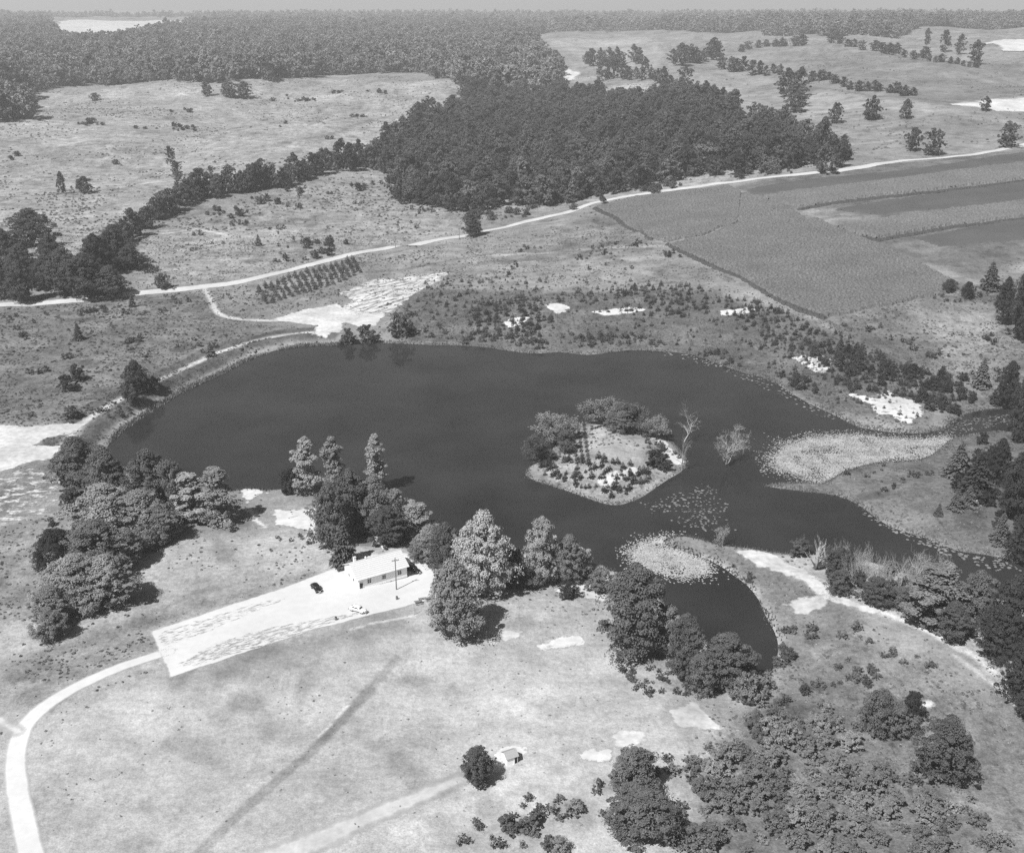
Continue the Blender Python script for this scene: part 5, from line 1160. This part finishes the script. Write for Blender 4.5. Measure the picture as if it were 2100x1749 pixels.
def thing_part(name, parent, loc):
    o = bpy.data.objects.new(name, None); o.empty_display_size = .2; link(o, parent); o.location = loc; return o
sedan((649, 1210), (659, 1220), 'black rounded sedan parked in open gravel left of the house', M['carblack'])
sedan((849, 1172), (861, 1178), 'black sedan parked just right of the house', M['carblack'])
sedan((735, 1254), (752, 1259), 'cream rounded sedan at the lower edge of the gravel lot', M['carlight'])

def bench(x, y, rz, L, label, group=None):
    p = P1(x, y); t = thing('bench', label, 'bench', (p[0], p[1], p[2] + .05), rz, group)
    part('seat', [box(-L / 2, L / 2, -.2, .2, .42, .48)], M['wood'], t, .01)
    for q in (-L / 2 + .2, L / 2 - .2): part('leg', [box(q - .04, q + .04, -.17, .17, -.15, .419)], M['wood'], t)
bench(863, 1230, .3, 1.3, 'left of two short dark benches near the lot edge', 'benches at the lot edge'); bench(870, 1229, .3, 1.1, 'right of two short dark benches near the lot edge', 'benches at the lot edge')
def table(x, y, rz, label):
    p = P1(x, y); t = thing('picnic_table', label, 'picnic table', (p[0], p[1], p[2] + .04), rz)
    part('table_top', [box(-.95, .95, -.38, .38, .72, .77)], M['wood'], t, .01)
    for s in (-1, 1): part('seat', [box(-.95, .95, s * .68 - .13, s * .68 + .13, .43, .47)], M['wood'], t, .01)
    for q in (-.65, .65):
        part('frame', [box(q - .04, q + .04, -.75, .75, .36, .425), box(q - .035, q + .035, -.6, -.5, -.1, .357), box(q - .035, q + .035, .5, .6, -.1, .357), box(q - .03, q + .03, -.05, .05, .428, .717)], M['wood'], t)
table(880, 1231, .3, 'dark picnic table by the lot edge near the huge dense tree'); table(858, 1238, .35, 'picnic table on the strip of grass below the benches')
v, f = tube([(0, 0, -.2), (0, 0, .2), (0, 0, .45), (0, 0, .85)], [.26, .29, .29, .26], 14)
def barrel(x, y, label):
    p = P1(x, y); t = thing('barrel', label, 'barrel', (p[0], p[1], p[2] + .03)); part('body', [(v, f)], M['wood'], t, smooth=True); tv, tf = tube([(0, 0, .85), (0, 0, .87)], [.25, .01], 14); part('lid', [(tv, tf)], M['dark'], t)
barrel(814, 1229, 'small dark barrel in the gravel between pole and benches'); barrel(689, 1271, 'dark barrel at the lower lot edge beside the cream sedan')

# boardwalk behind the house down to the pond
wa, wb = P1(790, 1127), P1(768, 1100); dv = wb - wa; wl = float(np.hypot(*dv[:2])); wz = math.atan2(dv[1], dv[0])
bw_ = thing('boardwalk', 'pale plank boardwalk running from the house to the pond', 'boardwalk', (wa[0], wa[1], wa[2]), wz)
pitch = (wb[2] - wa[2]) / wl; nb = int(wl / .8)
pme = mesh_py('plank', *box(-.37, .37, -.65, .65, 0, .08), [M['palewood']])
for k in range(nb):
    o = link(bpy.data.objects.new('plank', pme), bw_); o.location = ((k + .5) * wl / nb, _r.uniform(-.03, .03), pitch * (k + .5) * wl / nb + .28 + _r.uniform(-.01, .01))
for s in (-.45, .45): part('beam', [(lambda b: (b[0] + np.array([(0, 0, pitch * xx) for xx in b[0][:, 0]]), b[1]))(box(0, wl, s - .06, s + .06, -.3, .275))], M['wood'], bw_)

# little shed in the near meadow
sp, sq = P1(1040, 1571), P1(1059, 1564); srz = math.atan2(sq[1] - sp[1], sq[0] - sp[0])
shed = thing('shed', 'tiny white shed with grey roof and dark door in the near meadow', 'shed', (sp[0], sp[1], min(sp[2], sq[2])), srz)
a, b_, hh, rr = 2.3, 2.3, 1.75, .75
poly_mesh('wall', [(0,0,-.4),(a,0,-.4),(a,b_,-.4),(0,b_,-.4),(0,0,hh),(a,0,hh),(a,b_,hh),(0,b_,hh),(0,b_/2,hh+rr-.06),(a,b_/2,hh+rr-.06)], [(0,1,5,4),(1,2,6,9,5),(2,3,7,6),(3,0,4,8,7)], M['white'], shed)
for s in (0, 1):
    ye = -.2 if s == 0 else b_ + .2; ze = hh - rr / (b_ / 2) * .2
    Vv = [(-.2, ye, ze), (a + .2, ye, ze), (a + .2, b_ / 2, hh + rr), (-.2, b_ / 2, hh + rr)]; Vv += [(x, y, z + .07) for x, y, z in Vv]
    poly_mesh('roof_slope', Vv, [(0,3,2,1),(4,5,6,7),(0,1,5,4),(1,2,6,5),(2,3,7,6),(3,0,4,7)], M['shedroof'], shed)
sd = part('door', [box(a - .72, a - .12, -.05, -.004, .05, 1.5)], M['dark'], shed, label='dark open doorway'); part('frame', [box(a - .79, a - .722, -.07, -.003, .02, 1.57), box(a - .118, a - .05, -.07, -.003, .02, 1.57), box(a - .79, a - .05, -.07, -.003, 1.573, 1.64)], M['white'], sd)
bp = P1(1020, 1551); bd = thing('board', 'pale board lying in the grass beside the round dark tree', 'board', (bp[0], bp[1], bp[2] + .08), -.75)
part('plank', [box(-.7, .7, -.18, .18, 0, .06)], M['white'], bd, .01)

# ------------------------------------------------------------------ haze
hm = NT('thin_haze'); pv = hm.n('ShaderNodeVolumePrincipled'); pv.inputs['Color'].default_value = (.95, .95, .95, 1); pv.inputs['Density'].default_value = 0.00016; pv.inputs['Anisotropy'].default_value = 0.1
hm.l(pv.outputs[0], hm.out.inputs['Volume'])
hb = mesh_py('haze', *[x.tolist() for x in box(-9500, 9500, -400, 13500, float(GZ.min()) - 1.5, max(CAM_H, float(GZ.max()) + 42) + 30)], [hm.m])
tag(link(bpy.data.objects.new('haze', hb)), 'thin summer haze over the whole landscape', kind='stuff')

# things alike in a small group: told apart by their order in the view
bpy.context.view_layer.update()
def view_xy(o):
    p = np.array(o.location); c, sn = math.cos(PITCH), math.sin(PITCH)
    z = p[1] * c - (p[2] - CAM_H) * sn; return 1050 + F * p[0] / z, 874.5 - F * (p[1] * sn + (p[2] - CAM_H) * c) / z
same = {}
for o in list(COL.objects):
    if o.parent is None and o.get('category') and o.get('label'): same.setdefault(o['label'], []).append(o)
def drop(o):
    for c in list(o.children): bpy.data.objects.remove(c)
    bpy.data.objects.remove(o)
def nth(k): return '%d%s' % (k, 'th' if 10 <= k % 100 <= 20 else {1: 'st', 2: 'nd', 3: 'rd'}.get(k % 10, 'th'))
for lab, obs in same.items():
    if len(obs) < 2: continue
    keep = []
    for o in obs:
        x, y = view_xy(o)
        if -25 < x < 2125 and -10 < y < 1800: keep.append((x, o))
        else: drop(o)
    if 2 <= len(keep) <= 60:
        keep.sort(key=lambda a: a[0])
        for k, (x, o) in enumerate(keep):
            o['label'] = (lab + (', leftmost' if k == 0 else ', rightmost' if k == len(keep) - 1 else ', %s from the left' % nth(k + 1)))
